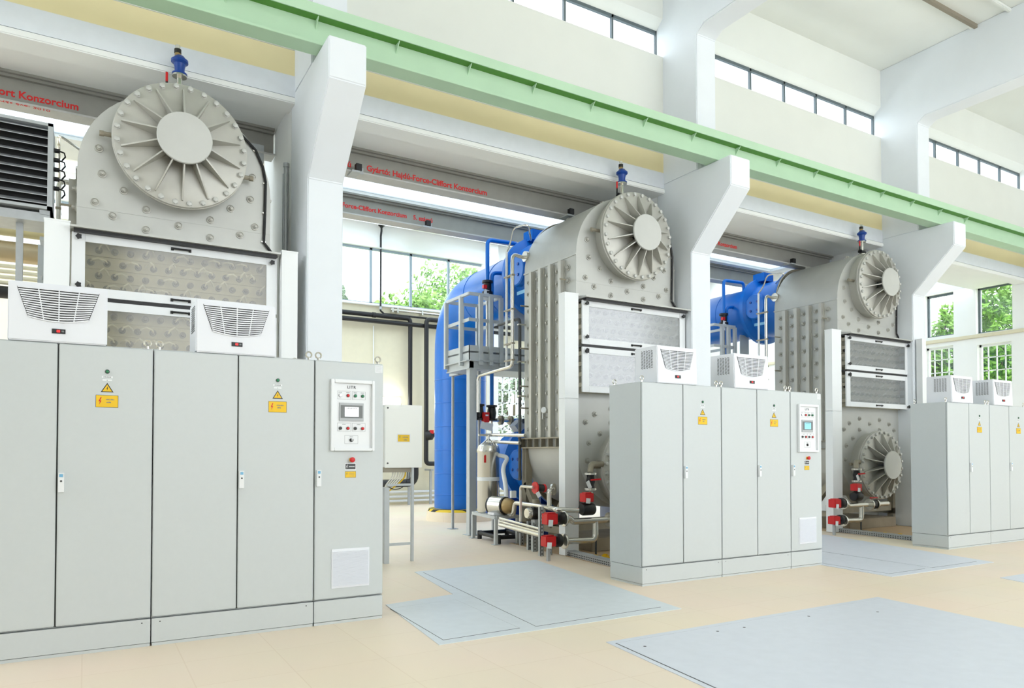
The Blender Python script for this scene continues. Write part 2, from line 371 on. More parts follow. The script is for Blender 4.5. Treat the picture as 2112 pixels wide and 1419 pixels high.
for tt, xs, y in ((T1, (3.24, 6.85), 9.85), (T0, (5.07,), 11.6), (T3, (12.55, 13.6), 10.0)):
    for x in xs:
        m = MB(DARK).box(x-.04, x+.04, y-.2, y-.12, 5.36, 5.45); m.use(GALV).box(x-.10, x+.02, y-.2, y+.02, 5.325, 5.35).box(x-.02, x+.08, y-.14, y-.12, 5.33, 5.42)
        m.build('stop_bracket', tt)

# ================================================================== SWITCH CABINETS
def eyebolt(x, y, z=2.2):
    m = MB(BRIGHT).cyl((x, y, z), (x, y, z+.02), .012, 8)
    pts = [(x+.024*math.sin(a), y, z+.042+.024*math.cos(a)) for a in [i*math.tau/12 for i in range(13)]]
    return m.tube(pts, .007, 6)
def lightning(m, x, y, z, h, c):
    m.use(c); w = h*.36
    m.prism([(x+w*.2, y, z+h*.5), (x+w*.55, y, z+h*.5), (x+w*.1, y, z+h*.06), (x+w*.5, y, z+h*.06), (x-w*.25, y, z-h*.5), (x-w*.02, y, z-.06*h), (x-w*.45, y, z-.06*h)], (0, -.001, 0))
def handle_part(x, door):
    m = MB(BEZEL).box(x-.018, x+.018, YF-.028, YF, 1.15, 1.285).use(BLUEL).box(x-.012, x+.012, YF-.0295, YF-.028, 1.255, 1.278)
    m.use(DGREY).cyl((x, YF-.031, 1.228), (x, YF-.028, 1.228), .008, 10); m.build('door_handle', door, bev=.004)
def double_cab(x0, label):
    t = thing('switch_cabinet', label, 'cabinet', (x0+.6, 6.26, 0), 'light grey switch cabinets')
    m = MB(CAB).box(x0+.003, x0+1.197, YF+.022, 6.535, .205, 2.2); m.use(CABG).box(x0+.01, x0+1.19, YF+.019, YF+.022, .21, 2.195); m.build('body', t)
    MB(CAB).box(x0+.006, x0+1.194, YF+.006, 6.525, 0, .022).build('plinth_foot', t)
    m = MB(CAB).box(x0+.004, x0+1.196, YF+.003, 6.53, .026, .20); m.use(DGREY)
    for x in (x0+.06, x0+1.14): m.cyl((x, YF+.0025, .175), (x, YF+.0035, .175), .006, 8)
    m.build('plinth', t, bev=.003)
    for i in range(2):
        a, b = x0+.005+i*.5985, x0+.594+i*.6
        d = MB(CAB).box(a, b, YF, YF+.018, .215, 2.192).build('door', t, bev=.004)
        if i:
            handle_part(a+.022, d); xc = a+.297
            m = MB(DGREY).cyl((xc, YF-.006, 2.012), (xc, YF, 2.012), .015, 16).use(GREENL).lathe((xc, YF-.006, 2.012), (0, -1, 0), [(.011, 0), (.010, .006), (.005, .009)], 12); m.build('signal_lamp', d, label='small green signal lamp')
            m = MB(BEZEL).box(xc-.035, xc+.035, YF-.001, YF, 1.966, 1.98).box(xc-.03, xc+.03, YF-.001, YF, 1.945, 1.957).use(GREYT)
            m.print_line(xc, YF-.0012, 1.9695, .05, .007, 9).print_line(xc, YF-.0012, 1.947, .006, .007, 1); m.build('name_strip', d)
            z = 1.863; m = MB(DARK).prism([(xc-.041, YF, z), (xc+.041, YF, z), (xc, YF, z+.068)], (0, -.001, 0)).use(SIGNY).prism([(xc-.031, YF-.001, z+.006), (xc+.031, YF-.001, z+.006), (xc, YF-.001, z+.057)], (0, -.0008, 0))
            lightning(m, xc, YF-.0018, z+.026, .028, DARK); m.build('warning_triangle', d)
            m = MB(DARK).box(xc-.0715, xc+.0715, YF-.001, YF, 1.753, 1.842).use(SIGNY).box(xc-.069, xc+.069, YF-.0018, YF-.001, 1.7555, 1.8395); lightning(m, xc-.045, YF-.0018, 1.799, .056, RED)
            m.use(GREYT).print_line(xc+.02, YF-.002, 1.806, .055, .009, 7).print_line(xc+.012, YF-.002, 1.786, .03, .009, 4); m.build('warning_sign', d, label='yellow warning plate with a red flash')
    for x in (x0+.04, x0+1.16):
        eyebolt(x, 6.02).build('lifting_eye', t); eyebolt(x, 6.49).build('lifting_eye', t)
    return t
def control_cab(x0, label, blue=False):
    t = thing('control_cabinet', label, 'cabinet', (x0+.3, 6.26, 0), 'light grey control cabinets')
    m = MB(CAB).box(x0+.003, x0+.597, YF+.022, 6.535, .205, 2.2); m.use(CABG).box(x0+.01, x0+.59, YF+.019, YF+.022, .21, 2.195); m.build('body', t)
    MB(CAB).box(x0+.006, x0+.594, YF+.006, 6.525, 0, .022).build('plinth_foot', t)
    MB(CAB).box(x0+.004, x0+.596, YF+.003, 6.53, .026, .20).build('plinth', t, bev=.003)
    d = MB(CAB).box(x0+.005, x0+.595, YF, YF+.018, .215, 2.192).build('door', t, bev=.004)
    handle_part(x0+.033, d); u = lambda X: x0+X-1.636
    a, b, c, e = u(1.765), u(2.143), 1.445, 2.045
    m = MB(BEZEL)
    for q in ((a+.0285, b-.0225, e-.028, e), (a+.0285, b-.0225, c, c+.024), (a, a+.028, c, e), (b-.022, b, c, e)): m.box(q[0], q[1], YF-.035, YF, q[2], q[3])
    bz = m.build('panel_frame', d, bev=.003)
    m = MB(BEZEL).box(a+.01, b-.01, YF-.006, YF, c+.01, e-.01).use(GREYT)
    for xx0, xx1, z0, z1 in ((u(1.825), u(1.942), 1.88, 1.95), (u(1.952), u(2.068), 1.88, 1.95), (u(1.825), u(1.942), 1.61, 1.68), (u(1.952), u(2.068), 1.61, 1.68), (u(1.888), u(2.004), 1.505, 1.575)):
        for q in ((xx0, xx1, z0, z0+.0015), (xx0, xx1, z1-.0015, z1), (xx0, xx0+.0015, z0, z1), (xx1-.0015, xx1, z0, z1)): m.box(q[0], q[1], YF-.0066, YF-.006, q[2], q[3])
    for X, z in ((1.85, 1.936), (1.915, 1.936), (1.979, 1.936), (2.043, 1.936), (1.882, 1.666), (2.01, 1.666), (1.946, 1.561)): m.print_line(u(X), YF-.0064, z, .03, .005, 5)
    m.use(DGREY).text('LITR', .034, (u(1.908), YF-.0066, 1.973), depth=.0006, bold=.0008, gap=1.18)
    m.build('panel_plate', bz)
    for X, z, cc in ((1.85, 1.913, SCREEN), (1.915, 1.912, RED), (1.979, 1.912, GREENL), (2.043, 1.912, GREENL), (1.85, 1.635, DGREY), (1.915, 1.635, RED), (1.979, 1.635, DGREY), (2.043, 1.635, RED)):
        m = MB(GREYT).cyl((u(X), YF-.014, z), (u(X), YF-.006, z), .0145, 16).use(cc).lathe((u(X), YF-.014, z), (0, -1, 0), [(.012, 0), (.011, .009), (.006, .012)], 14); m.build('push_button', bz)
    m = MB(DARK).lathe((u(1.946), YF-.006, 1.536), (0, -1, 0), [(.016, 0), (.015, .012), (.011, .02)], 16).use(BEZEL).box(u(1.946)-.003, u(1.946)+.003, YF-.03, YF-.02, 1.528, 1.55); m.build('selector_knob', bz)
    m = MB(SCRGREY).box(u(1.84), u(2.05), YF-.016, YF-.006, 1.697, 1.85).use(GREYT).box(u(1.85), u(2.04), YF-.0175, YF-.016, 1.722, 1.83)
    m.use(SCREENB if blue else SCREEN).box(u(1.885), u(2.006), YF-.019, YF-.0175, 1.734, 1.815).use(GREYT).print_line(u(1.945), YF-.0192, 1.799, .09, .010, 9)
    for q in range(4): m.box(u(1.895), u(1.985), YF-.0193, YF-.019, 1.745+q*.013, 1.747+q*.013)
    m.build('touch_screen', bz)
    m = MB(SIGNY).cyl((u(1.95), YF-.004, 1.369), (u(1.95), YF, 1.369), .02, 18).use(RED).lathe((u(1.95), YF-.004, 1.369), (0, -1, 0), [(.012, 0), (.012, .016), (.022, .02), (.022, .03), (.014, .035)], 20); m.build('emergency_stop', d, label='red mushroom stop button')
    m = MB(BEZEL).box(u(1.893), u(1.99), YF-.001, YF, 1.284, 1.339).use(DGREY).box(u(1.898), u(1.985), YF-.0018, YF-.001, 1.289, 1.334); lightning(m, u(1.91), YF-.0018, 1.311, .034, BEZEL); m.print_line(u(1.953), YF-.002, 1.308, .05, .007, 9); m.build('dark_sign', d)
    m = MB(DARK).box(u(1.895), u(1.989), YF-.001, YF, 1.218, 1.271).use(SIGNY).box(u(1.897), u(1.987), YF-.0018, YF-.001, 1.22, 1.269); lightning(m, u(1.91), YF-.0018, 1.25, .022, GREENL); m.use(GREYT)
    for q in range(3): m.box(u(1.93), u(1.975), YF-.0021, YF-.0018, 1.23+q*.012, 1.2325+q*.012)
    m.build('yellow_sign', d)
    m = MB(BEZEL).box(u(2.158), u(2.222), YF-.001, YF, 2.122, 2.186).use(GREYT)
    for q in range(6): m.box(u(2.163), u(2.217), YF-.0014, YF-.001, 2.129+q*.0095, 2.1305+q*.0095)
    m.build('rating_label', d)
    a, b, c, e = u(1.782), u(2.108), .297, .622
    m = MB(ACM).box(a, b, YF-.008, YF, c, e)
    for q in range(26): z = c+.016+q*(e-c-.03)/26; m.prism([(a+.008, YF-.008, z), (a+.008, YF-.017, z+.001), (a+.008, YF-.008, z+.009)], (b-a-.016, 0, 0))
    m.build('vent_grille', d)
    for x in (x0+.04, x0+.56): eyebolt(x, 6.02).build('lifting_eye', t)
    return t
X0 = [-.764+BAY*n for n in range(3)]
double_cab(X0[0], 'light grey switch cabinet cut off by the left edge of the photo')
double_cab(X0[0]+1.2, 'light grey switch cabinet between the leftmost cabinet and the nearest control cabinet')
control_cab(X0[0]+2.4, 'nearest control cabinet, large front panel with white lit screen, left of the cream junction box')
double_cab(X0[1], 'light grey switch cabinet at the left end of the middle row, its side facing us')
double_cab(X0[1]+1.2, 'light grey switch cabinet in the middle of the middle row')
control_cab(X0[1]+2.4, 'control cabinet with light blue screen at the right end of the middle row', True)
double_cab(X0[2], 'far light grey switch cabinet, left of its row, its side facing us')
double_cab(X0[2]+1.2, 'far light grey switch cabinet at the right edge of the photo')
# cooling units on the cabinet roofs
def cooler():
    x0, x1, y0, y1, z0, z1 = 0, .595, 0, .385, 0, .41
    t = thing('cooling_unit', '', 'air conditioner', (0, 0, 0), 'roof mounted cooling units')
    m = MB(ACM).prism([(x0, y0, z0), (x0, y0+.012, z1), (x0, y1, z1), (x0, y1, z0)], (x1, 0, 0)); m.build('housing', t, bev=.008)
    fy = lambda z: y0+.012*(z/z1)
    top, bot = .372, .145
    def half(z):
        k = (top-z)/(top-bot); return .247-.072*k
    m = MB(DARK); poly = [(.2975-half(top), top), (.2975+half(top), top)]
    for i in range(9):
        u_ = 1-2*i/8; poly.append((.2975+u_*half(bot+.03), bot+.03*abs(u_)**2))
    m.prism([(x, fy(z)-.002, z) for x, z in poly], (0, .006, 0)); m.build('grille_recess', t)
    m = MB(ACM); n = 14
    for i in range(n):
        z = top-.004-(i)*(top-bot-.012)/(n-1)
        pts = []
        for j in range(9):
            u_ = -1+2*j/8; zz = z-.010*(1-u_*u_)*i/n+.018*(i/n)*u_*u_; pts.append((.2975+u_*(half(zz)-.003), zz))
        for (xa, za), (xb, zb) in zip(pts, pts[1:]): m.bar((xa, fy(za)-.006, za), (xb, fy(zb)-.006, zb), .008, .0085)
    for u_ in (-.5, 0, .5): m.bar((.2975+u_*.245, fy(top)-.010, top), (.2975+u_*.18, fy(bot)-.004, bot+.03*u_*u_), .007, .004)
    m.build('grille', t)
    m = MB(DARK).box(.258, .338, fy(.08)-.008, fy(.08)+.002, .062, .094).use(LEDR).box(.285, .306, fy(.08)-.0088, fy(.08)-.008, .070, .087).use(GREYT).box(.314, .33, fy(.08)-.0088, fy(.08)-.008, .072, .085); m.build('display', t, bev=.002)
    m = MB(DGREY)
    for i in range(5):
        for j in range(12):
            y = .08+i*.04; z = .17+j*.017; m.bar((-.0015, y, z), (-.0015, y+.026, z+.010), .003, .006)
    m.build('side_slots', t)
    return t
cu = cooler(); cu.location = (-.462, YF, 2.2); cu['label'] = 'light grey cooling unit on the leftmost cabinet, largest in the photo'
for x, l in ((.725, 'light grey cooling unit on the nearest row of cabinets, right of the largest one'),
             (5.378, 'light grey cooling unit on the left cabinet of the middle row'), (6.571, 'light grey cooling unit on the second cabinet of the middle row'),
             (11.205, 'far light grey cooling unit nearest the far row corner, below the end windows'), (12.407, 'far light grey cooling unit at the right edge of the photo')):
    copy_tree(cu, Vector((x, YF, 2.2))-cu.location, l)

# ================================================================== OZONE GENERATORS
def stud(m, c, d, r=.045):
    m.use(STEEL).lathe(c, d, [(r*1.15, 0), (r*1.15, .012), (r*.95, .014), (r*.95, .006), (r*.66, .006), (r*.66, .024)], 14).lathe(c, d, [(r*.5, .02), (r*.48, .045), (r*.3, .048)], 6); return m
def generator(g):
    t = thing('ozone_generator', '', 'ozone generator', (g, 9.2, 0), 'tall stainless ozone generators')
    R, ZT, ZB, Y1, Y2 = .95, 4.33, 1.55, 8.5, 9.94
    prof = [(g+R*math.cos(a), ZT+R*math.sin(a)) for a in [math.pi*i/28 for i in range(29)]] + [(g-R*math.cos(a), ZB-R*math.sin(a)) for a in [math.pi*i/28 for i in range(29)]]
    m = MB(STEELW).prism([(x, Y1+.012, z) for x, z in prof], (0, Y2-Y1-.024, 0))
    m.prism([(x, Y1, z) for x, z in prof], (0, .012, 0))
    # skirt line where the dome meets the sides, weld seams on the front plate
    for s in (-1, 1): m.box(g+s*R, g+s*(R+.012), Y1, Y2, 4.31, 4.335)
    m.box(g-R+.01, g+R-.01, Y1-.004, Y1, 3.925, 3.935).box(g-R+.01, g+R-.01, Y1-.004, Y1, 1.99, 2.0)
    shell = m.build('shell', t, sharp=30)
    for s in (-1,):                                            # channel ribs on the side
        for y in (9.645, 9.375, 9.10, 8.825):
            m = MB(STEEL).box(g+s*R, g+s*(R+.075), y-.035, y+.035, 1.67, 4.29).box(g+s*R, g+s*(R+.02), y-.055, y+.055, 1.67, 4.29); m.build('side_rib', t)
    first = None                                               # stay bolts: side rows and front plate
    zs = [4.16, 3.97] + [3.97-.27*i for i in range(1, 9)]
    for y in (9.78, 9.51, 9.24, 8.96, 8.69):
        for z in zs:
            if first is None: first = stud(MB(STEEL), (g-R, y, z), (-1, 0, 0), .04).build('stay_bolt', t); p0 = Vector((g-R, y, z))
            else: link_copy(first, Vector((g-R, y, z))-p0)
    front = [(-.76, 4.555), (-.73, 4.298), (-.79, 3.995), (-.63, 3.878), (-.53, 4.159), (-.32, 3.996), (-.01, 3.877), (-.32, 3.784), (.31, 3.992), (.31, 3.794), (.52, 4.154), (.73, 4.294), (.75, 4.55), (.78, 3.991), (.62, 3.873)]
    ff = None
    for x, z in front + [(x, 5.88-z) for x, z in front]:
        q = Vector((g+x, Y1, z))
        if ff is None: ff = stud(MB(STEEL), q, (0, -1, 0), .036).build('stay_bolt', t); f0 = q
        else: link_copy(ff, q-f0)
    # round bolted end covers with radial gussets
    def cover(z, name):
        c = (g, 0, z); m = MB(STEEL)
        m.cyl((g, 8.5, z), (g, 8.31, z), .60, 56); m.lathe((g, 8.325, z), (0, -1, 0), [(.645, 0), (.655, .01), (.655, .03), (.645, .036)], 64)
        m.lathe((g, 8.285, z), (0, -1, 0), [(.648, 0), (.648, .03), (.64, .035), (.2, .036)], 64)
        cv = m.build(name, t)
        MB(STEELW).lathe((g, 8.06, z), (0, -1, 0), [(.255, 0), (.264, .008), (.264, .026), (.258, .032)], 40).use(DGREY).cyl((g, 8.25, z), (g, 8.06, z), .12, 20).build('hub_plate', cv)
        for k_ in range(14):
            a = math.tau*k_/14; d = Vector((math.sin(a), 0, math.cos(a))); tt = Vector((math.cos(a), 0, -math.sin(a)))*.007
            P = lambda r, y: Vector((g, y, z))+d*r-tt
            MB(STEEL).prism([P(.12, 8.249), P(.12, 8.055), P(.25, 8.055), P(.585, 8.225), P(.585, 8.249)], tt*2).build('gusset', cv)
        b0 = None
        for k_ in range(28):
            a = math.tau*(k_+.5)/28; q = Vector((g+.612*math.sin(a), 8.25, z+.612*math.cos(a)))
            if b0 is None: b0 = MB(STEELW).lathe(q, (0, -1, 0), [(.033, 0), (.033, .005), (.027, .006), (.027, .030), (.022, .033)], 6).build('flange_bolt', cv); q0 = q
            else: link_copy(b0, q-q0)
        for s, dz in ((-1, .02), (1, -.16)):
            rr = math.sqrt(max(.01, .60**2-dz*dz)); MB(STEELD).cyl((g+s*(rr-.03), 8.40, z+dz), (g+s*(rr+.14), 8.40, z+dz), .024, 10).cyl((g+s*(rr+.12), 8.40, z+dz), (g+s*(rr+.16), 8.40, z+dz), .031, 8).build('side_nozzle', cv)
    cover(4.66, 'end_cover'); cover(1.215, 'end_cover')
    # hood and the two electrode access panels
    m = MB(STEELW).prism([(g-1.0, 8.5, 3.70), (g-1.0, 8.19, 3.655), (g-1.0, 8.19, 3.635), (g-1.0, 8.5, 3.635)], (2.0, 0, 0)); hd = m.build('hood', t)
    MB(DARK).box(g-.97, g+.97, 8.23, 8.49, 3.605, 3.637).build('rubber_seal', hd)
    def panel(z0, z1, seed):
        rnd = random.Random(seed); y = 8.30
        m = MB(BEZEL)
        for a, b, c, d in ((g-.8695, g+.8695, z1-.085, z1), (g-.8695, g+.8695, z0, z0+.09), (g-.985, g-.87, z0, z1), (g+.87, g+.985, z0, z1)): m.box(a, b, y, y+.028, c, d)
        fr = m.build('access_panel', t, bev=.002)
        MB(PANELB).box(g-.95, g+.95, 8.46, 8.498, z0, z1).build('electrode_board', fr)
        for r_ in range(4):                                     # electrode rails
            z = z0+.12+r_*(z1-z0-.24)/3; MB(PANELB).box(g-.9, g+.9, 8.44, 8.46, z-.062, z-.052).build('electrode_rail', fr)
        MB(CLEARP if True else 0).box(g-.875, g+.875, y+.01, y+.016, z0+.085, z1-.08).build('pane', fr)
        s0 = None; wires = []
        for r_ in range(4):
            for c_ in range(12):
                x = g-.82+c_*.143+(r_ % 2)*.07; z = z0+.12+r_*(z1-z0-.24)/3
                q = Vector((x, 8.46, z))
                if s0 is None: s0 = MB(SOCK).lathe(q, (0, -1, 0), [(.034, 0), (.034, .02), (.02, .022), (.02, .07), (.012, .075)], 12).build('electrode_socket', fr); q0 = q
                else: link_copy(s0, q-q0)
                if rnd.random() < .62:
                    if len(wires) < 5:
                        dx = rnd.choice((-1, 1))*rnd.uniform(.04, .12); dz = rnd.uniform(.02, .07)
                        wr = MB(WIRE).tube([q+Vector((0, -.07, 0)), q+Vector((dx*.15, -.10, dz*.5)), q+Vector((dx*.6, -.105, dz)), q+Vector((dx, -.06, dz*.6)), q+Vector((dx*1.2, -.02, dz*.2))], .009, 6).build('electrode_cable', fr); wires.append((wr, q))
                    else:
                        wr, wq = rnd.choice(wires); link_copy(wr, q-wq)
        for zz in (z1-.045, z0+.045):
            m = MB(DARK).tube([(g-.085, y-.004, zz), (g-.085, y-.028, zz), (g+.085, y-.028, zz), (g+.085, y-.004, zz)], .010, 8, bend=.02)
            for s in (-1, 1): m.box(g+s*.085-.013, g+s*.085+.013, y-.008, y, zz-.016, zz+.016)
            m.build('pull_handle', fr)
        for x, zz in ((-.925, z0+.10 if seed == 1 else z1-.07), (.925, z1-.06 if seed == 1 else z0+.05), (-.925, z1-.05)):
            m = MB(DARK).cyl((g+x, y, zz), (g+x, y-.03, zz), .012, 10)
            pts = [(g+x+(.030 if i % 2 else .022)*math.cos(i*math.pi/5), y-.03, zz+(.030 if i % 2 else .022)*math.sin(i*math.pi/5)) for i in range(10)]
            m.prism(pts, (0, -.02, 0)); m.build('star_knob', fr)
        for s in (-1, 1):
            m = MB(STEELD)
            for i in range(4):
                z = z0+.08+i*.15; m.box(g+s*.93, g+s*.955, 8.34, 8.46, z, z+.06)
            m.build('side_clip', fr)
        return fr
    panel(2.985, 3.612, 1); panel(2.30, 2.945, 2)
    MB(DARK).box(g-.965, g+.965, 8.31, 8.49, 2.948, 2.982).build('panel_seal', t)
    # flange band with gussets, cradle legs
    for s in (-1, 1):
        m = MB(STEELD).box(g+s*R, g+s*(R+.09), 8.5, 9.96, 1.655, 1.675).box(g+s*R, g+s*(R+.09), 8.5, 9.96, 1.51, 1.53)
        for i in range(8): y = 8.52+i*.2; m.box(g+s*R, g+s*(R+.08), y-.006, y+.006, 1.53, 1.655)
        m.build('flange_band', t)
    for s in (-1, 1):
        for y in (8.64, 9.88):
            d = 1 if y < 9 else -1
            m = MB(STEELD).box(g+s*.93-.06, g+s*.93+.06, y-.06, y+.06, 0, 1.51); m.bar((g+s*.93, y, .95), (g+s*.93, y+d*.5, .32), .12, .10).box(g+s*.93-.09, g+s*.93+.09, y-.09, y+.09, 0, .02)
            m.build('leg', t)
        MB(STEELD).box(g+s*.93-.06, g+s*.93+.06, 8.58, 9.94, .24, .34).build('leg_beam', t)
    MB(STEELD).box(g-.99, g+.99, 8.62, 8.75, .30, .46).build('cross_beam', t)
    # air release valve on the dome
    v = MB(BRIGHT).cyl((g, 8.62, 5.25), (g, 8.62, 5.56), .028, 14).lathe((g, 8.62, 5.555), (0, 0, 1), [(.075, 0), (.075, .016)], 20).lathe((g, 8.62, 5.31), (0, 0, 1), [(.07, 0), (.07, .014)], 20).build('air_valve', t)
    MB(BLUED).lathe((g, 8.62, 5.573), (0, 0, 1), [(.078, 0), (.078, .018), (.05, .022), (.052, .08), (.062, .12), (.075, .13), (.088, .14), (.088, .165), (.07, .175), (.05, .205), (.034, .215)], 20).build('valve_body', v)
    m = MB(BRASS).cyl((g-.02, 8.62, 5.78), (g-.02, 8.62, 5.81), .032, 8).use(DARK).cyl((g-.02, 8.62, 5.81), (g-.02, 8.62, 5.855), .036, 12).use(BRIGHT).cyl((g-.02, 8.62, 5.855), (g-.02, 8.62, 5.90), .024, 12); m.build('valve_outlet', v)
    m = MB(DARK).cyl((g-.10, 8.6, 5.36), (g+.07, 8.62, 5.36), .04, 12).tube([(g-.10, 8.6, 5.36), (g-.13, 8.58, 5.38), (g-.13, 8.58, 5.46)], .013, 8).use(RED).cyl((g-.13, 8.58, 5.45), (g-.13, 8.58, 5.555), .013, 8).box(g-.06, g-.03, 8.57, 8.58, 5.35, 5.37); m.build('valve_lever', v)
    # cable on the front plate, lifting lugs, gauge, side taps
    pts = [(g+x, 8.475, z) for x, z in ((.60, 5.02), (.66, 4.969), (.78, 4.858), (.86, 4.68), (.89, 4.519), (.885, 4.156), (.875, 3.822), (.96, 3.72))]
    m = MB(DARK).tube(pts, .016, 8).use(BRIGHT)
    for x, z in ((.78, 4.85), (.89, 4.5), (.885, 4.16), (.875, 3.83)): m.box(g+x-.028, g+x+.02, 8.472, 8.482, z-.007, z+.007)
    m.build('front_cable', t)
    m = MB(STEEL)
    for y in (8.75, 9.65): m.box(g-.30, g-.24, y-.03, y+.03, 5.20, 5.27)
    for y in (8.75, 9.65): m.cyl((g+.06, y, 5.25), (g+.06, y, 5.34), .02, 10)
    m.build('lifting_lug', t)
    m = MB(BRIGHT).cyl((g-R, 9.24, 1.98), (g-R-.10, 9.24, 1.98), .012, 8).cyl((g-R-.10, 9.24, 1.95), (g-R-.10, 9.24, 2.04), .012, 8).lathe((g-R-.06, 9.24, 2.09), (-1, -.5, 0), [(.05, 0), (.05, .035)], 20).use(BEZEL).lathe((g-R-.093, 9.2235, 2.09), (-1, -.5, 0), [(.043, 0), (.043, .002)], 18); m.build('pressure_gauge', t)
    for y, z in ((9.80, 3.78), (9.80, 3.1), (9.82, 2.5), (9.80, 2.15), (8.70, 3.98)): MB(STEELD).cyl((g-R, y, z), (g-R-.15, y, z), .013, 8).build('sample_tap', t)
    # rear neck with bolted flange
    for z in (4.60, 1.24):
        m = MB(STEELD).cyl((g, 9.94, z), (g, 10.06, z), .62, 40).lathe((g, 10.04, z), (0, 1, 0), [(.74, 0), (.74, .035)], 48)
        for k_ in range(28): a = math.tau*k_/28; m.cyl((g+.69*math.sin(a), 10.02, z+.69*math.cos(a)), (g+.69*math.sin(a), 10.078, z+.69*math.cos(a)), .018, 6)
        m.build('rear_flange', t)
    return t
gen = generator(GX[1]); gen['label'] = 'stainless ozone generator with round ribbed cover, behind the middle row of cabinets'
g1 = copy_tree(gen, (GX[0]-GX[1], 0, 0), 'nearest stainless ozone generator, round ribbed cover largest, at upper left')
g3 = copy_tree(gen, (GX[2]-GX[1], 0, 0), 'farthest stainless ozone generator, both upper and lower round covers showing')
for g in (gen, g3):                         # their panel panes are hazier than those of the nearest one
    for p in kids(g):
        if p.name.startswith('access_panel'):
            for q in kids(p):
                if q.name.startswith('pane'): q.data = q.data.copy(); q.data.materials[0] = FROSTP
# white duct posts beside the generators
def duct(g, a, b, y0, y1, z1, label):
    m = MB(NODARK).box(g+a, g+b, y0, y1, .01, z1).box(g+a-.004, g+b+.004, y0-.004, y1+.004, z1-.004, z1+.012).box(g+a-.002, g+b+.002, y0-.002, y1, 2.2, 2.204)
    return tag(m.build('cable_duct', bev=.004), label, 'cable duct', 'white upright cable ducts')
duct(GX[0], -1.215, -1.0, 8.3, 8.45, 3.70, 'wide white cable duct left of the nearest generator panel')
duct(GX[0], 1.015, 1.19, 8.2, 8.35, 3.68, 'white cable duct right of the nearest generator panel, touching the nearest column')
duct(GX[1], -1.29, -1.055, 8.3, 8.45, 3.68, 'tall white cable duct at the front left corner of the middle generator')
duct(GX[2], -1.40, -1.13, 8.3, 8.45, 3.68, 'tall white cable duct at the left of the farthest generator')
duct(GX[2], .985, 1.12, 8.03, 8.15, 3.66, 'narrow white cable duct right of the farthest generator, by the far column')

# ================================================================== BLUE OUTLET PIPES
def blue_pipe(g):
    t = thing('blue_pipe', '', 'pipe', (g, 14.15, .25), 'big blue gas pipes')
    z = 4.60; r = .56
    m = MB(BLUE); pts = [(g, 11.1, z)]
    m.tube([(g, 11.05, z), (g, 14.15, z), (g, 14.15, .25)], r, 40, bend=1.0, seg=10); m.build('pipe_run', t, sharp=50)
    for zz in (3.0, 2.5, 2.0, 1.5, 1.0, .55): MB(BLUE).lathe((g, 14.15, zz), (0, 0, 1), [(r-.002, 0), (r+.008, .008), (r-.002, .018)], 40).build('weld_band', t)
    for y in (11.9, 12.9): MB(BLUE).lathe((g, y, z), (0, 1, 0), [(r-.002, 0), (r+.008, .008), (r-.002, .018)], 40).build('weld_band', t)
    m = MB(BLUE).lathe((g, 10.08, z), (0, 1, 0), [(.74, 0), (.74, .05), (.60, .06), (.58, .2), (.60, .34), (.60, .80), (.70, .86), (.73, .88), (.73, .97), (.70, .99), (.57, 1.02)], 48)
    m.box(g-.28, g+.02, 10.75, 11.05, z+.62, z+.80); d = m.build('valve_drum', t)
    m = MB(BLUE).lathe((g-.50, 10.70, z), (-1, 0, 0), [(.27, 0), (.27, .14), (.25, .16), (.10, .165)], 32)
    m.use(BLUED)
    for i in range(4): a = math.pi/4+i*math.pi/2; m.cyl((g-.66, 10.70+.13*math.cos(a), z+.13*math.sin(a)), (g-.68, 10.70+.13*math.cos(a), z+.13*math.sin(a)), .026, 8)
    m.build('hand_hole_cover', d)
    b0 = None
    for k_ in range(24):
        a = math.tau*k_/24; q = Vector((g+.68*math.sin(a), 10.125, z+.68*math.cos(a)))
        if b0 is None: b0 = MB(BLUED).cyl(q, q+Vector((0, .05, 0)), .022, 6).build('drum_bolt', d); q0 = q
        else: link_copy(b0, q-q0)
    MB(BLUEL).box(g-.60, g-.595, 10.45, 10.75, z-.42, z-.36).build('name_plate', d)
    return t
bp = blue_pipe(GX[1]); bp['label'] = 'big blue pipe that bends down to the floor left of the middle generator'
b3 = copy_tree(bp, (GX[2]-GX[1], 0, 0), 'big blue pipe behind the farthest generator, partly hidden by a column')
for g, l in ((GX[1], 'round floor collar with black and yellow stripes at the foot of the blue pipe'),):
    c = thing('pipe_collar', l, 'collar', (g, 14.15, 0))
    MB(FLOOR).lathe((g, 14.15, 0), (0, 0, 1), [(.74, 0), (.72, .20)], 40).build('pad', c); MB(HAZ).lathe((g, 14.15, .18), (0, 0, 1), [(.68, 0), (.70, .02), (.68, .07), (.57, .08)], 40).build('striped_ring', c)
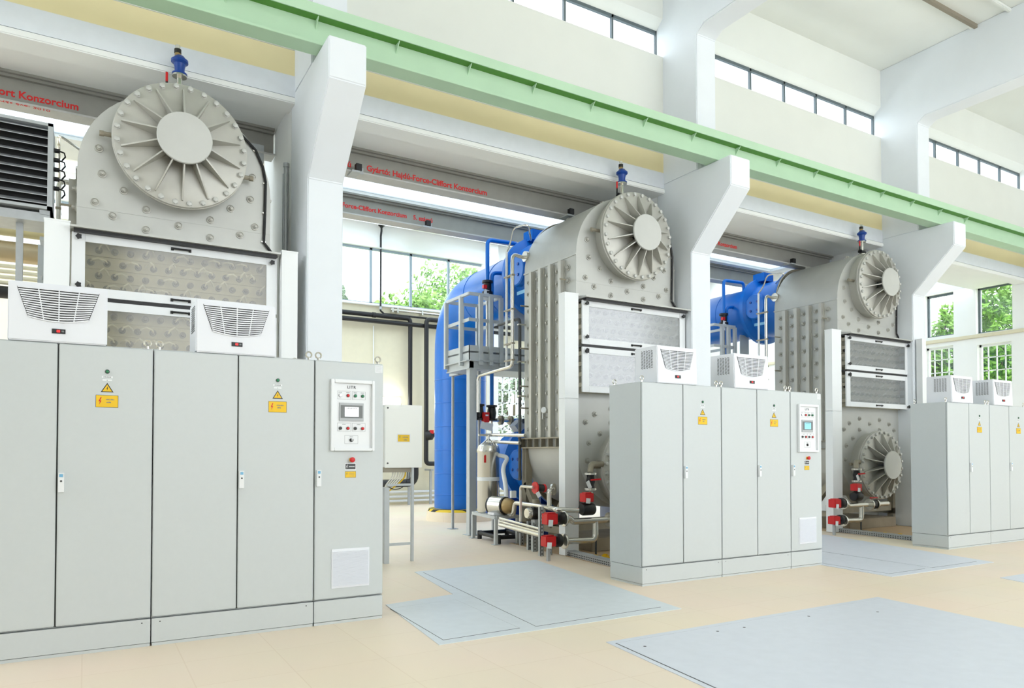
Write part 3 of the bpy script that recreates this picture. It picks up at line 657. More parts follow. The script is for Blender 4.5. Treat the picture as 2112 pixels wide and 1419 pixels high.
def low_drum(g, label):
    t = thing('blue_inlet_drum', label, 'pipe drum', (g, 10.6, 0), 'low blue inlet drums')
    z = 1.24
    m = MB(BLUE).lathe((g, 10.08, z), (0, 1, 0), [(.74, 0), (.74, .05), (.60, .06), (.60, .80), (.70, .86), (.74, .88), (.74, .97), (.70, .99), (.60, 1.02), (.60, 1.6)], 48); m.build('drum', t)
    m = MB(BLUE).lathe((g-.50, 10.70, z), (-1, 0, 0), [(.26, 0), (.26, .14), (.24, .16), (.10, .165)], 32).use(BLUED)
    for i in range(4): a = math.pi/4+i*math.pi/2; m.cyl((g-.66, 10.70+.13*math.cos(a), z+.13*math.sin(a)), (g-.68, 10.70+.13*math.cos(a), z+.13*math.sin(a)), .026, 8)
    m.build('hand_hole_cover', t)
    for y in (10.3, 11.3): MB(BLUED).box(g-.4, g+.4, y, y+.2, 0, z-.45).build('saddle', t)
    m = MB(GALV).bar((g-.50, 11.0, 1.86), (g-.36, 11.0, 1.98), .20, .16).use(DGREY).bar((g-.40, 10.93, 2.0), (g-.16, 10.93, 2.04), .12, .08); m.build('instrument_head', t)
low_drum(GX[1], 'low blue drum with round cover behind the lower end of the middle generator')

# ================================================================== SERVICE PLATFORMS
def platform(dx):
    x0, x1, y0, y1 = 5.77, 7.4, 11.24, 12.13
    t = thing('service_platform', '', 'platform', (x0, y0, 0), 'grey steel service platforms')
    m = MB(GALVL).box(x0, x1, y0, y0+.012, 3.06, 3.33).box(x0, x0+.012, y0, y1, 3.06, 3.33).box(x0, x1, y0-.05, y0+.03, 3.05, 3.066).box(x0-.05, x0+.03, y0, y1, 3.05, 3.066)
    m.box(x0+.01, x1, y0+.02, y0+.10, 2.93, 3.05).box(x0+.02, x0+.10, y0+.02, y1, 2.93, 3.05).box(x0-.02, x1, y0-.02, y1, 2.915, 2.93).box(x0, x1, y1-.012, y1, 2.93, 3.33); m.build('edge_frame', t)
    MB(GALV).box(x0, x1, y0, y1, 3.20, 3.23).build('deck', t)
    m = MB(GALVL).bar((x0, y0, 4.235), (x0, y1, 4.235), .05, .05).bar((x0-.02, y0, 4.235), (x0+.64, y0, 4.235), .05, .05).bar((x0+.64, y0, 4.235), (x0+.64, y1, 4.235), .05, .05).bar((x0, y1, 4.235), (x0+.64, y1, 4.235), .05, .05); m.build('top_rail', t)
    m = MB(GALVL).bar((x0, y0, 3.78), (x0, y1, 3.78), .012, .06).bar((x0-.01, y0, 3.78), (x0+.64, y0, 3.78), .012, .06).bar((x0+.64, y0, 3.78), (x0+.64, y1, 3.78), .012, .06).bar((x0, y1, 3.78), (x0+.64, y1, 3.78), .012, .06); m.build('mid_rail', t)
    for x, y in ((x0-.02, y1), (x0-.02, y0+.28), (x0+.22, y0-.02), (x0+.42, y0-.02), (x0+.64, y0), (x0+.64, y1), (x0+.3, y1)): MB(GALVL).box(x-.035, x+.035, y-.03, y+.03, 2.99, 4.22).build('rail_post', t)
    MB(GALVL).box(x0+.02, x0+.16, y0+.02, y0+.14, 0, 2.93).box(x0-.03, x0+.21, y0-.03, y0+.19, 0, .012).build('column', t)
    MB(GALV).box(x0+.24, x0+.28, 12.4, 12.44, 0, 2.93).box(x0+.2, x0+.3, y1-.05, 12.46, 2.90, 2.95).box(x0+.18, x0+.34, 12.34, 12.5, 0, .01).build('stay', t)
    m = MB(GALVL).box(x0+.92, x0+1.2, y0+.1, y0+.115, 3.5, 4.1); m.build('side_plate', t)
    return t
pf = platform(0); pf['label'] = 'grey steel service platform with handrail left of the middle generator'
copy_tree(pf, (GX[2]-GX[1]-.02, 0, 0), 'far grey service platform with handrail, seen above the far cooling unit')
copy_tree(pf, (-6.28, 0, 0), 'grey service platform handrail seen at the left edge below the louvred box')

# ================================================================== LOUVRED HEATER AT LEFT
x0, x1, y0, y1, z0, z1 = -1.3, -.306, 8.6, 9.15, 3.88, 4.755
t = thing('louvred_air_heater', 'grey louvred box at the left edge above the platform rail', 'air heater', (-.8, 8.9, z0), None)
m = MB(GALV)
for a, b, c, d in ((x0, x1, z1-.03, z1), (x0, x1, z0, z0+.03), (x0, x0+.04, z0, z1), (x1-.045, x1, z0, z1)): m.box(a, b, y0, y1, c, d)
m.box(x0, x1, y1-.02, y1, z0, z1); m.build('casing', t)
MB(DARK).box(x0+.04, x1-.045, y0+.12, y0+.14, z0+.03, z1-.03).build('coil', t)
for i in range(10):
    z = z0+.05+i*.083; MB(GALV).prism([(x0+.04, y0+.004, z), (x0+.04, y0+.10, z+.052), (x0+.04, y0+.10, z+.058), (x0+.04, y0+.004, z+.006)], (x1-x0-.085, 0, 0)).build('louvre_blade', t)
m = MB(DARK)
for i in range(5):
    z = z1-.16-i*.10; m.cyl((x1, y0+.3, z), (x1+.05, y0+.3, z), .024, 10).tube([(x1+.05, y0+.3, z), (x1+.09, y0+.3, z-.01), (x1+.10, y0+.3, z-.05), (x1+.07, y0+.3, z-.095)], .008, 6)
m.build('cable_glands', t)
MB(GALV).box(x0-.1, x1-.02, y0+.05, y1-.05, z0-.12, z0-.03).box(-.62, -.56, y0+.2, y0+.26, 2.6, z0-.12).box(-.62, -.56, y0+.2, y0+.26, 0, 2.6).box(x1-.11, x1-.02, y0+.04, y0+.05, z0-.045, z0-.002).build('stand', t)
OLIVE = mat('olive_pipe_jacket', (204, 196, 152), .45, .1, noise=.06, nscale=2)
c = MB(OLIVE).cyl((XL, 12.8, 4.79), (1.6, 12.8, 4.79), .18, 28).build('jacketed_pipe'); tag(c, 'thick cream jacketed pipe seen just below the louvred box at left', 'pipe')
c = MB(PIPEB).cyl((XL, 12.8, 4.38), (1.6, 12.8, 4.38), .15, 28).build('duct'); tag(c, 'brownish steel duct behind the platform rail at the left edge', 'duct')
for i, z in enumerate((4.12, 4.04, 3.96, 3.88)): tag(MB(CREAM).cyl((XL, 12.6, z), (1.6, 12.6, z), .028, 10).build('conduit'), 'thin cream conduit in the stack behind the platform rail at left', 'conduit', 'cream conduits behind the rail')
tag(MB(DARK).cyl((XL, 12.6, 3.74), (1.6, 12.6, 3.74), .09, 14).build('black_pipe'), 'black pipe below the cream conduits at the left edge', 'pipe')
for x in (-2.5, 1.45): tag(MB(GALV).box(x-.05, x+.05, 12.99, 13.09, 0, 5.1).box(x-.04, x+.04, 12.5, 13.0, 3.60, 3.65).box(x-.04, x+.04, 12.55, 13.0, 4.19, 4.23).build('pipe_rack'), 'grey pipe rack post carrying the pipes behind the nearest generator', 'rack', 'pipe rack posts')

# ================================================================== WALL PIPES AT THE BACK
t = thing('insulated_pipe', 'black insulated pipe along the back wall that turns down left of the blue pipe', 'pipe', (7.93, 19.1, 1.1))
m = MB(DARK).tube([(1.0, 19.1, 5.27), (7.93, 19.1, 5.27), (7.93, 19.1, 1.15)], .062, 14, bend=.12); m.build('pipe_run', t)
m = MB(DARK)
for x in (4.8, 6.8): m.cyl((x, 19.1, 5.27), (x+.1, 19.1, 5.27), .075, 14)
m.build('coupling', t)
t = thing('insulated_pipe', 'lower black insulated pipe running straight along the back wall', 'pipe', (8, 19.1, 5.1))
MB(DARK).cyl((1.0, 19.08, 5.1), (16, 19.08, 5.1), .062, 14).build('pipe_run', t)
t = thing('insulated_pipe', 'black insulated pipe dropping beside the blue pipe to a black valve', 'pipe', (8.36, 19.0, 1.1))
MB(DARK).tube([(16, 18.95, 5.27), (8.36, 18.95, 5.27), (8.36, 18.95, 1.15), (8.75, 18.95, 1.15)], .065, 14, bend=.12).build('pipe_run', t)
MB(DARK).lathe((8.36, 18.93, 1.95), (.8, -.6, .1), [(.14, 0), (.14, .16), (.06, .22), (.06, .34)], 14).use(RED).box(8.40, 8.50, 18.74, 18.80, 2.0, 2.1).build('valve', t)
MB(DARK).cyl((8.70, 18.95, 1.15), (8.95, 18.95, 1.15), .17, 16).use(GALV).cyl((8.83, 18.95, 1.15), (8.86, 18.95, 1.15), .176, 16).build('end_cap', t)
t = thing('insulated_pipe', 'black pipe end with a round elbow behind the cream junction box', 'pipe', (7.6, 18.9, .75))
MB(DARK).tube([(6.6, 18.8, .62), (7.95, 18.8, .62), (7.95, 18.8, 1.1)], .11, 14, bend=.25).build('pipe_run', t)
for i, z in enumerate((.36, .23, .11)): tag(MB(BEZEL).cyl((6.2, 19.12, z), (12.0, 19.12, z), .034, 10).build('heating_pipe'), 'white heating pipe low on the back wall, ' + ('topmost', 'middle', 'lowest')[i] + ' of three', 'pipe', 'low white wall pipes')
for x, l in ((7.83, 'left'), (8.49, 'right')):
    tag(MB(GALV).box(x-.03, x+.03, 18.9, 18.96, 0, .95 if x < 8 else .98).box(x-.03, x+.03, 18.8, 19.28, .95, 1.0).build('pipe_stand'), 'grey pipe stand at the back wall, %s one of the two' % l, 'stand', 'grey pipe stands')
t = thing('rain_pipe', 'thin black pipe hanging from the ceiling in front of the high window', 'pipe', (7.06, 19.15, 5.35))
MB(DARK).tube([(7.08, 19.15, 7.80), (7.08, 19.15, 7.66), (7.06, 19.15, 7.5), (7.06, 19.15, 5.42), (7.16, 19.15, 5.34), (11, 19.15, 5.34)], .028, 10).lathe((7.08, 19.15, 7.76), (0, 0, 1), [(.05, 0), (.05, .03), (.09, .04), (.09, .09)], 14).build('pipe_run', t)
for a, b in ((7.14, 7.18), (5.45, 5.53)): MB(GALV).cyl((7.06, 19.15, a), (7.06, 19.15, b), .037, 10).build('clamp', t)
t = thing('sill_conduit', 'silver conduit under the high window sill', 'conduit', (8, 19.16, 5.45)); m = MB(BRIGHT).cyl((7.35, 19.14, 5.47), (11, 19.14, 5.47), .035, 12); m.build('tube', t)
for x in (7.4, 7.55, 8.3, 9.0): MB(BRIGHT).box(x-.02, x+.02, 19.08, 19.28, 5.40, 5.53).build('clamp', t)
t = thing('wall_lamp', 'glowing white lamp on the back wall above the junction box', 'lamp', (7.38, 19.2, 2.9))
MB(BEZEL).box(7.08, 7.68, 19.2, 19.29, 2.79, 3.02).build('base', t); MB(LAMPW).box(7.10, 7.66, 19.1, 19.2, 2.80, 3.01).build('diffuser', t, bev=.03)
MB(BEZEL).cyl((6.9, 19.27, 3.0), (6.9, 19.27, 5.0), .015, 8).build('feed_conduit', t)

# ================================================================== JUNCTION BOX
t = thing('junction_box', 'cream junction box on a stand beside the nearest control cabinet', 'junction box', (3.6, 9.0, 0))
MB(mat('box_cream', (246, 247, 240), .45)).box(3.345, 3.87, 8.9, 8.92, 1.24, 2.065).box(3.35, 3.865, 8.92, 9.12, 1.245, 2.06).build('door', t, bev=.006)
m = MB(BEZEL).box(3.512, 3.70, 8.898, 8.9, 1.57, 1.685).use(SIGNY).box(3.524, 3.688, 8.8965, 8.898, 1.582, 1.673); lightning(m, 3.55, 8.8965, 1.64, .04, GREENL); m.use(GREYT).print_line(3.63, 8.8963, 1.635, .08, .011, 7).print_line(3.63, 8.8963, 1.60, .05, .011, 4); m.build('warning_sign', t)
m = MB(DGREY).cyl((3.385, 8.895, 1.30), (3.385, 8.9, 1.30), .012, 10).cyl((3.385, 8.895, 2.02), (3.385, 8.9, 2.02), .012, 10); m.build('lock', t)
MB(GALVL).box(3.345, 3.412, 8.9, 9.06, 0, .985).build('cable_duct', t)
MB(GALVL).box(3.735, 3.77, 8.94, 8.975, 0, 1.245).box(3.40, 3.75, 8.95, 8.965, .22, .255).box(3.40, 3.75, 8.95, 8.965, 1.0, 1.03).build('stand', t)
m = MB(STEELD).box(3.36, 3.74, 8.96, 9.08, 1.18, 1.245); m.build('gland_plate', t)
for i in range(6):
    x = 3.50+i*.035; m = MB((WIRE, DGREY, SIGNY)[i % 3] if i in (0, 3, 5) else WIRE).tube([(x, 9.0, 1.2), (x-.01, 8.99, 1.12), (x-.08, 8.98, 1.05), (3.38, 8.97, 1.0-.02*i), (3.375, 8.97, .95)], .009, 6, bend=.05); m.build('cable', t)
MB(DARK).tube([(3.70, 9.0, 1.2), (3.69, 8.99, 1.06), (3.62, 8.98, .97), (3.5, 8.96, .95), (3.42, 8.95, .99)], .006, 6, bend=.05).build('cable', t)

# ================================================================== FLOOR PLATES
def plate(name, label, polys, h=.006, mt=PLATE):
    t = thing(name, label, 'floor plate', tuple(sum((Vector((p[0], p[1], 0)) for p in polys[0]), Vector())/len(polys[0])), 'steel floor plates')
    MB(mt).prism([(x, y, 0) for x, y in polys[0]], (0, 0, .004)).build('frame', t)
    for pl in polys[1:]:
        MB(DGREY).prism([(x, y, .0041) for x, y in pl], (0, 0, .0005)).build('joint', t)
        c = sum((Vector((x, y, 0)) for x, y in pl), Vector())/len(pl)
        q = [Vector((x, y, 0)) for x, y in pl]; q = [p+(c-p).normalized()*.011 for p in q]
        MB(mt).prism([(p.x, p.y, .0045) for p in q], (0, 0, .002)).build('cover', t)
    return t
plate('floor_hatch', 'L shaped steel floor plate between the nearest control cabinet and the middle row', [[(3.43, 8.11), (5.22, 8.21), (4.72, 4.94), (2.28, 4.92), (2.45, 6.48), (3.22, 6.62)], [(3.50, 8.02), (5.08, 8.05), (4.60, 5.08), (3.20, 5.03)], [(2.42, 6.3), (3.12, 6.36), (3.06, 5.05), (2.36, 5.02)]])
fp = plate('floor_hatch', 'large blue grey steel floor plate in the right foreground', [[(3.394, 4.354), (6.775, 4.353), (6.40, 1.5), (3.05, 1.5)], [(3.43, 4.29), (6.71, 4.29), (6.34, 1.6), (3.10, 1.6)]], mt=PLATEB)
m = MB(DGREY)
for a, b in ((1330, 1333), (1480, 1302), (1535, 1294), (1668, 1271), (1810, 1262)):
    p = at(a, b, Z=.007); m.cyl((p.x, p.y, .0066), (p.x, p.y, .0078), .012, 8)
m.build('screw_holes', fp)
plate('floor_hatch', 'blue grey steel floor plate beyond the middle control cabinet', [[(9.0, 8.2), (11.229, 8.2), (10.273, 4.977), (8.043, 4.987), (8.2, 7.0)], [(9.35, 8.1), (11.08, 8.1), (10.14, 5.12), (9.10, 5.12)], [(8.25, 6.3), (9.0, 6.3), (8.95, 5.12), (8.2, 5.12)]], mt=PLATEB)
plate('floor_hatch', 'small corner of a steel floor plate at the right edge of the photo', [[(9.042, 4.321), (11.5, 4.3), (11.2, 2.5), (8.4, 2.5)]], mt=PLATEB)

# ================================================================== SMALL PIPEWORK BESIDE THE GENERATORS
D3 = Vector((GX[2]-GX[1], 0, 0))
def W(p): return Vector(p)
def both(t, label): return copy_tree(t, D3, label)
# stainless risers at the back corner
t = thing('steel_riser', 'two stainless riser pipes with clamps up the left edge of the middle generator', 'riser', (5.9, 10.05, 2.8))
MB(BRIGHT).tube([(6.12, 10.0, 4.62), (5.9, 9.974, 4.64), (5.9, 9.974, 2.83), (5.9, 11.15, 2.78), (5.9, 11.15, 2.15)], .030, 12, bend=.09).build('riser_pipe', t)
MB(BRIGHT).tube([(6.3, 10.05, 4.95), (5.9, 9.5, 5.0), (5.9, 9.95, 5.05), (5.9, 10.02, 4.85), (5.9, 10.16, 4.72)], .015, 8, bend=.15).use(BEZEL).cyl((5.9, 10.16, 4.72), (5.9, 10.16, 2.8), .02, 10).build('riser_tube', t)
MB(BRIGHT).cyl((6.1, 9.93, 4.62), (6.16, 9.93, 4.62), .085, 18).build('riser_flange', t)
for z in (4.3, 3.75, 3.2, 2.93): MB(STEELD).box(5.87, 5.93, 9.94, 10.20, z-.012, z+.012).build('pipe_clamp', t)
both(t, 'stainless riser pipes with clamps up the left edge of the farthest generator')
copy_tree(t, (GX[0]-GX[1], 0, 0), 'stainless riser pipes between the louvred box and the nearest generator')
t = thing('black_conduit', 'thin dark conduit running down the left edge of the middle generator', 'conduit', (6.0, 9.91, 1))
MB(DGREY).tube([(6.0, 10.6, 3.6), (6.0, 9.91, 3.6), (6.0, 9.91, 1.0)], .026, 10, bend=.08).build('tube', t)
for z in (3.5, 2.9, 2.35, 1.7): MB(BRIGHT).box(5.97, 6.1, 9.88, 9.94, z-.012, z+.012).build('clamp', t)
# thin blue pipes
t = thing('blue_bypass_pipe', 'thin blue pipe looping over the nearer platform rail into the big blue pipe', 'pipe', (6.22, 11.4, 3.2))
MB(BLUE).tube([(6.22, 11.4, 4.52), (6.22, 11.4, 5.29), (6.86, 11.4, 5.31), (6.86, 11.4, 5.12)], .036, 12, bend=.10).build('loop_pipe', t)
MB(BLUE).tube([(6.31, 11.4, 2.25), (6.31, 11.4, 4.70), (6.55, 11.4, 4.72)], .036, 12, bend=.10).build('lower_pipe', t)
m = MB(DARK).cyl((6.22, 11.4, 4.34), (6.22, 11.4, 4.54), .07, 14).cyl((6.22, 11.4, 4.50), (6.22, 11.4, 4.54), .10, 14).cyl((6.22, 11.4, 4.30), (6.22, 11.4, 4.34), .10, 14).use(RED).box(6.09, 6.16, 11.3, 11.36, 4.38, 4.44).use(BEZEL).bar((6.13, 11.32, 4.16), (6.17, 11.32, 4.36), .10, .004); m.build('valve', t)
MB(BRIGHT).cyl((6.22, 11.4, 4.30), (6.22, 11.4, 3.23), .03, 12).build('drain_pipe', t)
both(t, 'thin blue pipe looping over the far platform rail into the far blue pipe')
# valve group below the platform
t = thing('valve_group', 'black valves with a red actuator hanging below the platform of the middle generator', 'valve group', at(1000, 855, Y=11.4))
p = at(988, 850, Y=11.4); q = at(1014, 852, Y=11.4)
for c in (p, q):
    MB(DARK).lathe(c-Vector((0, 0, .14)), (0, 0, 1), [(.10, 0), (.10, .03), (.07, .04), (.085, .14), (.07, .24), (.10, .25), (.10, .28)], 16).build('valve_body', t)
c = at(1001, 861, Y=11.3); MB(RED).box(c.x-.05, c.x+.05, c.y-.06, c.y+.06, c.z-.09, c.z+.09).use(BEZEL).box(c.x-.03, c.x+.03, c.y-.062, c.y-.06, c.z+.02, c.z+.05).build('actuator', t, bev=.006)
for px in (988, 1014): a = at(px, 832, Y=11.4); MB(BLUE if px > 1000 else BRIGHT).cyl(a, (a.x, a.y, 2.9), .032, 12).build('upper_pipe', t)
a = at(988, 870, Y=11.4); MB(BRIGHT).cyl(a, (a.x, a.y, .5), .028, 12).build('lower_pipe', t)
a = at(1014, 868, Y=11.4); MB(BRIGHT).cyl(a, (a.x, a.y, a.z-.25), .02, 12).build('lower_pipe', t)
a, b = at(1016, 866, Y=11.4), at(1078, 868, Y=11.4); m = MB(BRIGHT).cyl(a, a.lerp(b, .62), .035, 12).use(BLUE).cyl(a.lerp(b, .62), b, .04, 12).use(STEELD)
for f in (.24, .30, .56, .62): m.cyl(a.lerp(b, f)-Vector((.008, 0, 0)), a.lerp(b, f)+Vector((.008, 0, 0)), .085, 16)
m.build('cross_pipe', t)
MB(GALV).box(6.02, 6.06, 11.36, 11.4, 1.2, 2.9).build('support', t)
m = MB(BEZEL).bar(at(992, 876, Y=11.25), at(1016, 882, Y=11.25), .004, .13); m.build('tag', t)
for k_, (ya, yb, a0, a1) in enumerate(((897, 898, 1003, 1083), (911, 914, 1016, 1072))):
    tag(MB(BRIGHT).cyl(at(a0, ya, X=5.86), at(a1, yb, X=5.86), .028, 12).build('steel_pipe'), 'level stainless pipe left of the middle generator, %s of two' % ('upper', 'lower')[k_], 'pipe', 'level stainless pipes')
# filter vessel on its bench
c = at(1007, 1063, Y=10.55)
t = thing('filter_vessel', 'polished stainless filter vessel standing behind the bench beside the platform column', 'vessel', (c.x, c.y, .46))
MB(BRIGHT).lathe((c.x, c.y, .46), (0, 0, 1), [(.17, 0), (.185, .03), (.185, .98), (.192, .99), (.192, 1.03), (.17, 1.10), (.10, 1.15), (.04, 1.16)], 36).build('shell', t)
m = MB(BRIGHT).tube([(c.x-.15, c.y, 1.56), (c.x, c.y, 1.68), (c.x+.15, c.y, 1.56)], .014, 8).cyl((c.x, c.y, 1.60), (c.x, c.y, 1.74), .02, 10).cyl((c.x-.18, c.y, 1.735), (c.x+.22, c.y, 1.735), .018, 10); m.build('lid_clamp', t)
MB(BEZEL).cyl((c.x, c.y, .98), (c.x, c.y, 1.04), .1865, 36).build('white_band', t)
m = MB(RED).bar((c.x-.13, c.y-.14, 1.40), (c.x-.13, c.y-.14, 1.28), .05, .006, up=(0, 1, 0)); m.build('red_label', t)
MB(BLUED).box(c.x-.12, c.x+.06, c.y-.22, c.y-.05, .46, .55).build('drain_valve', t)
MB(BEZEL).tube([(c.x+.12, c.y-.12, 1.40), (c.x+.24, c.y-.25, 1.37), at(1036, 965, Y=10.2), at(1043, 1000, Y=10.05), at(1045, 1036, Y=9.97)], .036, 10, bend=.25).build('hose', t)
bx0, bx1, by0, by1 = 5.555, 5.95, 9.90, 10.90
t = thing('pump_bench', 'grey square tube bench carrying the filter vessel and the round pump', 'bench', (5.75, 10.4, 0))
m = MB(GALVL).bar((bx0+.12, by1, .425), (bx0, by0, .425), .05, .05).bar((bx1+.12, by1, .425), (bx1, by0, .425), .05, .05).bar((bx0, by0, .425), (bx1, by0, .425), .05, .05).bar((bx0+.12, by1, .425), (bx1+.12, by1, .425), .05, .05); m.build('top_frame', t)
MB(GALVL).prism([(bx0+.02, by0+.02, .445), (bx1-.02, by0+.02, .445), (bx1+.10, by1-.02, .445), (bx0+.14, by1-.02, .445)], (0, 0, .012)).build('top_plate', t)
for x, y in ((bx0, by0), (bx1, by0), (bx0+.12, by1), (bx1+.12, by1)): MB(GALVL).box(x-.025, x+.025, y-.025, y+.025, 0, .40).box(x-.06, x+.06, y-.05, y+.05, 0, .008).build('leg', t)
t = thing('black_base_frame', 'black tube frame lying on the floor under the bench', 'frame', (5.9, 10.4, 0))
for a, b in (((5.72, 10.75, .10), (5.66, 10.0, .10)), ((5.66, 10.0, .10), (6.15, 9.95, .10)), ((6.15, 9.95, .10), (6.25, 10.75, .10)), ((5.72, 10.75, .10), (6.25, 10.75, .10))): MB(DARK).cyl(a, b, .035, 10).build('tube', t)
for x, y in ((5.72, 10.75), (5.66, 10.0), (6.15, 9.95), (6.25, 10.75)): MB(DARK).cyl((x, y, 0), (x, y, .14), .04, 10).build('foot', t)
c = at(1027, 1056, Y=10.05)
t = thing('booster_pump', 'round pump with silver motor cover and bronze head on the bench', 'pump', (c.x, c.y, .46))
ax = Vector((.35, -1, 0)).normalized(); z = .46+.145
o = Vector((c.x, c.y, z))
MB(BRIGHT).lathe(o-ax*.12, ax, [(.12, 0), (.145, .01), (.145, .26), (.13, .27)], 28).use(ACM).box(c.x-.13, c.x+.13, c.y-.1, c.y+.1, .457, .50).build('motor_cover', t)
MB(DARK).lathe(o-ax*.17, ax, [(.10, 0), (.14, .02), (.14, .05)], 24).lathe(o+ax*.15, ax, [(.14, 0), (.14, .02)], 24).build('end_cap', t)
MB(BRASS).lathe(o+ax*.17, ax, [(.125, 0), (.125, .03), (.12, .08), (.10, .13), (.06, .165), (.03, .17)], 24).build('pump_head', t)
MB(BEZEL).box(c.x+.06, c.x+.15, c.y-.32, c.y-.27, z+.13, z+.24).build('tag', t)
# stainless lines from the bench to the front
t = thing('water_line', 'stainless water line rising from the round pump and running to the front valve', 'pipe', at(1062, 1060, Y=9.75))
MB(BRIGHT).tube([at(1050, 1061, Y=9.78), at(1059, 1062, Y=9.6), at(1062, 1037, Y=9.55), at(1120, 1045, Y=8.75), at(1148, 1051, Y=8.15), at(1193, 1053, Y=8.06)], .036, 12, bend=.07).build('pipe_run', t)
for k_, (y0_, y1_) in enumerate(((1069, 1092), (1075, 1099), (1082, 1105))):
    tag(MB(BRIGHT).tube([at(1031, y0_, Y=9.8), at(1117, y1_, Y=8.55)], .020 if k_ < 2 else .032, 10).build('steel_pipe'), 'sloping stainless pipe between bench and perforated posts, %s of three' % ('topmost', 'middle', 'lowest')[k_], 'pipe', 'sloping stainless pipes')
feet = [((5.491, 8.475), 1045, 1117.5, 'tallest, nearest the red actuators'), ((5.691, 9.108), 1075, 1093, 'second from the bench'), ((5.657, 8.919), 1078, 1103.5, 'third from the bench'), ((5.87, 9.618), 1100, 1077, 'shortest, nearest the bench'), ((5.66, 8.52), 1128, 1150.5, 'short one below the lower red actuator')]
for (x, y), ty, px, l in feet:
    h = at(px, ty, Y=y).z
    t = thing('perforated_post', 'perforated grey strut post by the pipes, ' + l, 'post', (x, y, 0), 'perforated strut posts')
    MB(GALV).box(x-.03, x+.03, y, y+.006, 0, h).box(x-.03, x-.024, y, y+.05, 0, h).box(x+.024, x+.03, y, y+.05, 0, h).build('channel', t)
    m = MB(DARK)
    for i in range(int(h/.05)): m.box(x-.008, x+.008, y-.001, y, .02+i*.05, .045+i*.05)
    m.build('slots', t)
# red actuator valves with the stainless loop in front of the generator
YV = 8.05
def actuator(px, py, sz, label, flip=False):
    c = at(px, py, Y=YV); t = thing('actuator_valve', label, 'valve', c, 'red actuator valves')
    MB(RED).box(c.x-sz, c.x+sz, c.y-.07, c.y+.07, c.z-sz*.85, c.z+sz*.85).box(c.x-sz*.8, c.x+sz*.8, c.y-.05, c.y+.05, c.z+sz*.85, c.z+sz).build('housing', t, bev=.008)
    if flip: MB(DARK).cyl((c.x, c.y, c.z-sz*.85), (c.x, c.y, c.z-sz*2.0), .04, 12).lathe((c.x-.09, c.y, c.z-sz*2.3), (1, 0, 0), [(.075, 0), (.085, .02), (.085, .18), (.075, .2)], 18).build('valve_body', t)
    else: MB(DARK).lathe((c.x+sz, c.y, c.z), (1, 0, 0), [(.06, 0), (.06, .04), (.09, .05), (.09, .10), (.085, .11)], 18).build('valve_body', t)
    m = MB(BEZEL).bar((c.x-sz*.5, c.y-.08, c.z-sz*1.1), (c.x-sz*.4, c.y-.08, c.z-sz*.1), .07, .004, up=(0, 1, 0)); m.build('tag', t)
    return t
a1 = actuator(1134, 1070, .085, 'red valve actuator beside the white duct of the middle generator, upper of a pair')
a2 = actuator(1131, 1116, .080, 'red valve actuator just above the floor by the middle generator')
a3 = actuator(1210, 1026, .070, 'red valve actuator between the white duct and the middle cabinets', True)
MB(GALV).box(a2.location.x-.02, a2.location.x+.02, YV-.02, YV+.02, 0, a2.location.z-.06).build('support_post', a2)
both(a1, 'red valve actuator at the right side of the middle control cabinet, upper of a pair'); both(a2, 'red valve actuator low beside the middle control cabinet'); both(a3, 'red valve actuator in front of the lower cover of the farthest generator')
t = thing('steel_loop_pipe', 'stainless pipe loop with two round flanges in front of the middle generator', 'pipe', at(1200, 1090, Y=YV))
fl = [at(1163, 1070, Y=YV), at(1163, 1116, Y=YV)]; tee = at(1228, 1073, Y=YV); en = at(1262, 1068, Y=YV)
MB(BRIGHT).tube([fl[0], (fl[0].x+.10, YV, fl[0].z), (fl[0].x+.14, YV, tee.z), tee, (en.x+.5, YV, tee.z)], .045, 14, bend=.05).build('upper_run', t)
MB(BRIGHT).tube([fl[1], (tee.x-.0, YV, fl[1].z-.02), (tee.x, YV, tee.z)], .043, 14, bend=.09).build('lower_run', t)
for f in fl: MB(BRIGHT).lathe(f-Vector((.012, 0, 0)), (1, 0, 0), [(.10, 0), (.105, .006), (.105, .022), (.10, .028)], 24).build('flange', t)
m = MB(DARK).cyl((en.x-.02, YV, tee.z), (en.x+.09, YV, tee.z), .085, 16).use(BRIGHT).cyl((en.x-.06, YV, tee.z), (en.x-.03, YV, tee.z), .10, 18).cyl((en.x+.10, YV, tee.z), (en.x+.13, YV, tee.z), .10, 18).use(RED).bar((en.x-.02, YV, tee.z+.12), (en.x+.18, YV, tee.z+.12), .03, .02); m.build('butterfly_valve', t)
MB(DGREY).box(tee.x+.02, tee.x+.04, YV+.02, YV+.04, 0, tee.z).box(tee.x-.02, tee.x+.08, YV-.02, YV+.08, 0, .01).build('support_rod', t)
both(t, 'stainless pipe loop with two round flanges in front of the farthest generator')
t = thing('lever_valve', 'black red-levered valve on a stainless elbow, just left of the middle row of cabinets', 'valve', at(1218, 990, Y=8.12))
a, b, c = at(1246, 957, Y=8.32), at(1219, 957, Y=8.15), at(1218, 1014, Y=8.12)
MB(STEELD).tube([a, b, (c.x, 8.13, b.z-.12)], .042, 12, bend=.09).build('elbow', t)
MB(BRIGHT).cyl((c.x, 8.12, b.z-.12), (c.x, 8.12, b.z-.15), .09, 18).cyl((c.x, 8.12, c.z+.02), (c.x, 8.12, c.z+.05), .085, 18).cyl(c, (c.x, 8.12, c.z-.1), .028, 10).build('flange', t)
MB(DARK).lathe((c.x, 8.12, c.z+.05), (0, 0, 1), [(.06, 0), (.05, .04), (.065, .09), (.05, .16), (.06, b.z-.15-c.z-.05)], 16).build('valve_body', t)
d = at(1226, 990, Y=8.05); MB(RED).bar((d.x-.06, 8.05, d.z), (d.x+.09, 8.03, d.z+.01), .03, .02).build('lever', t)
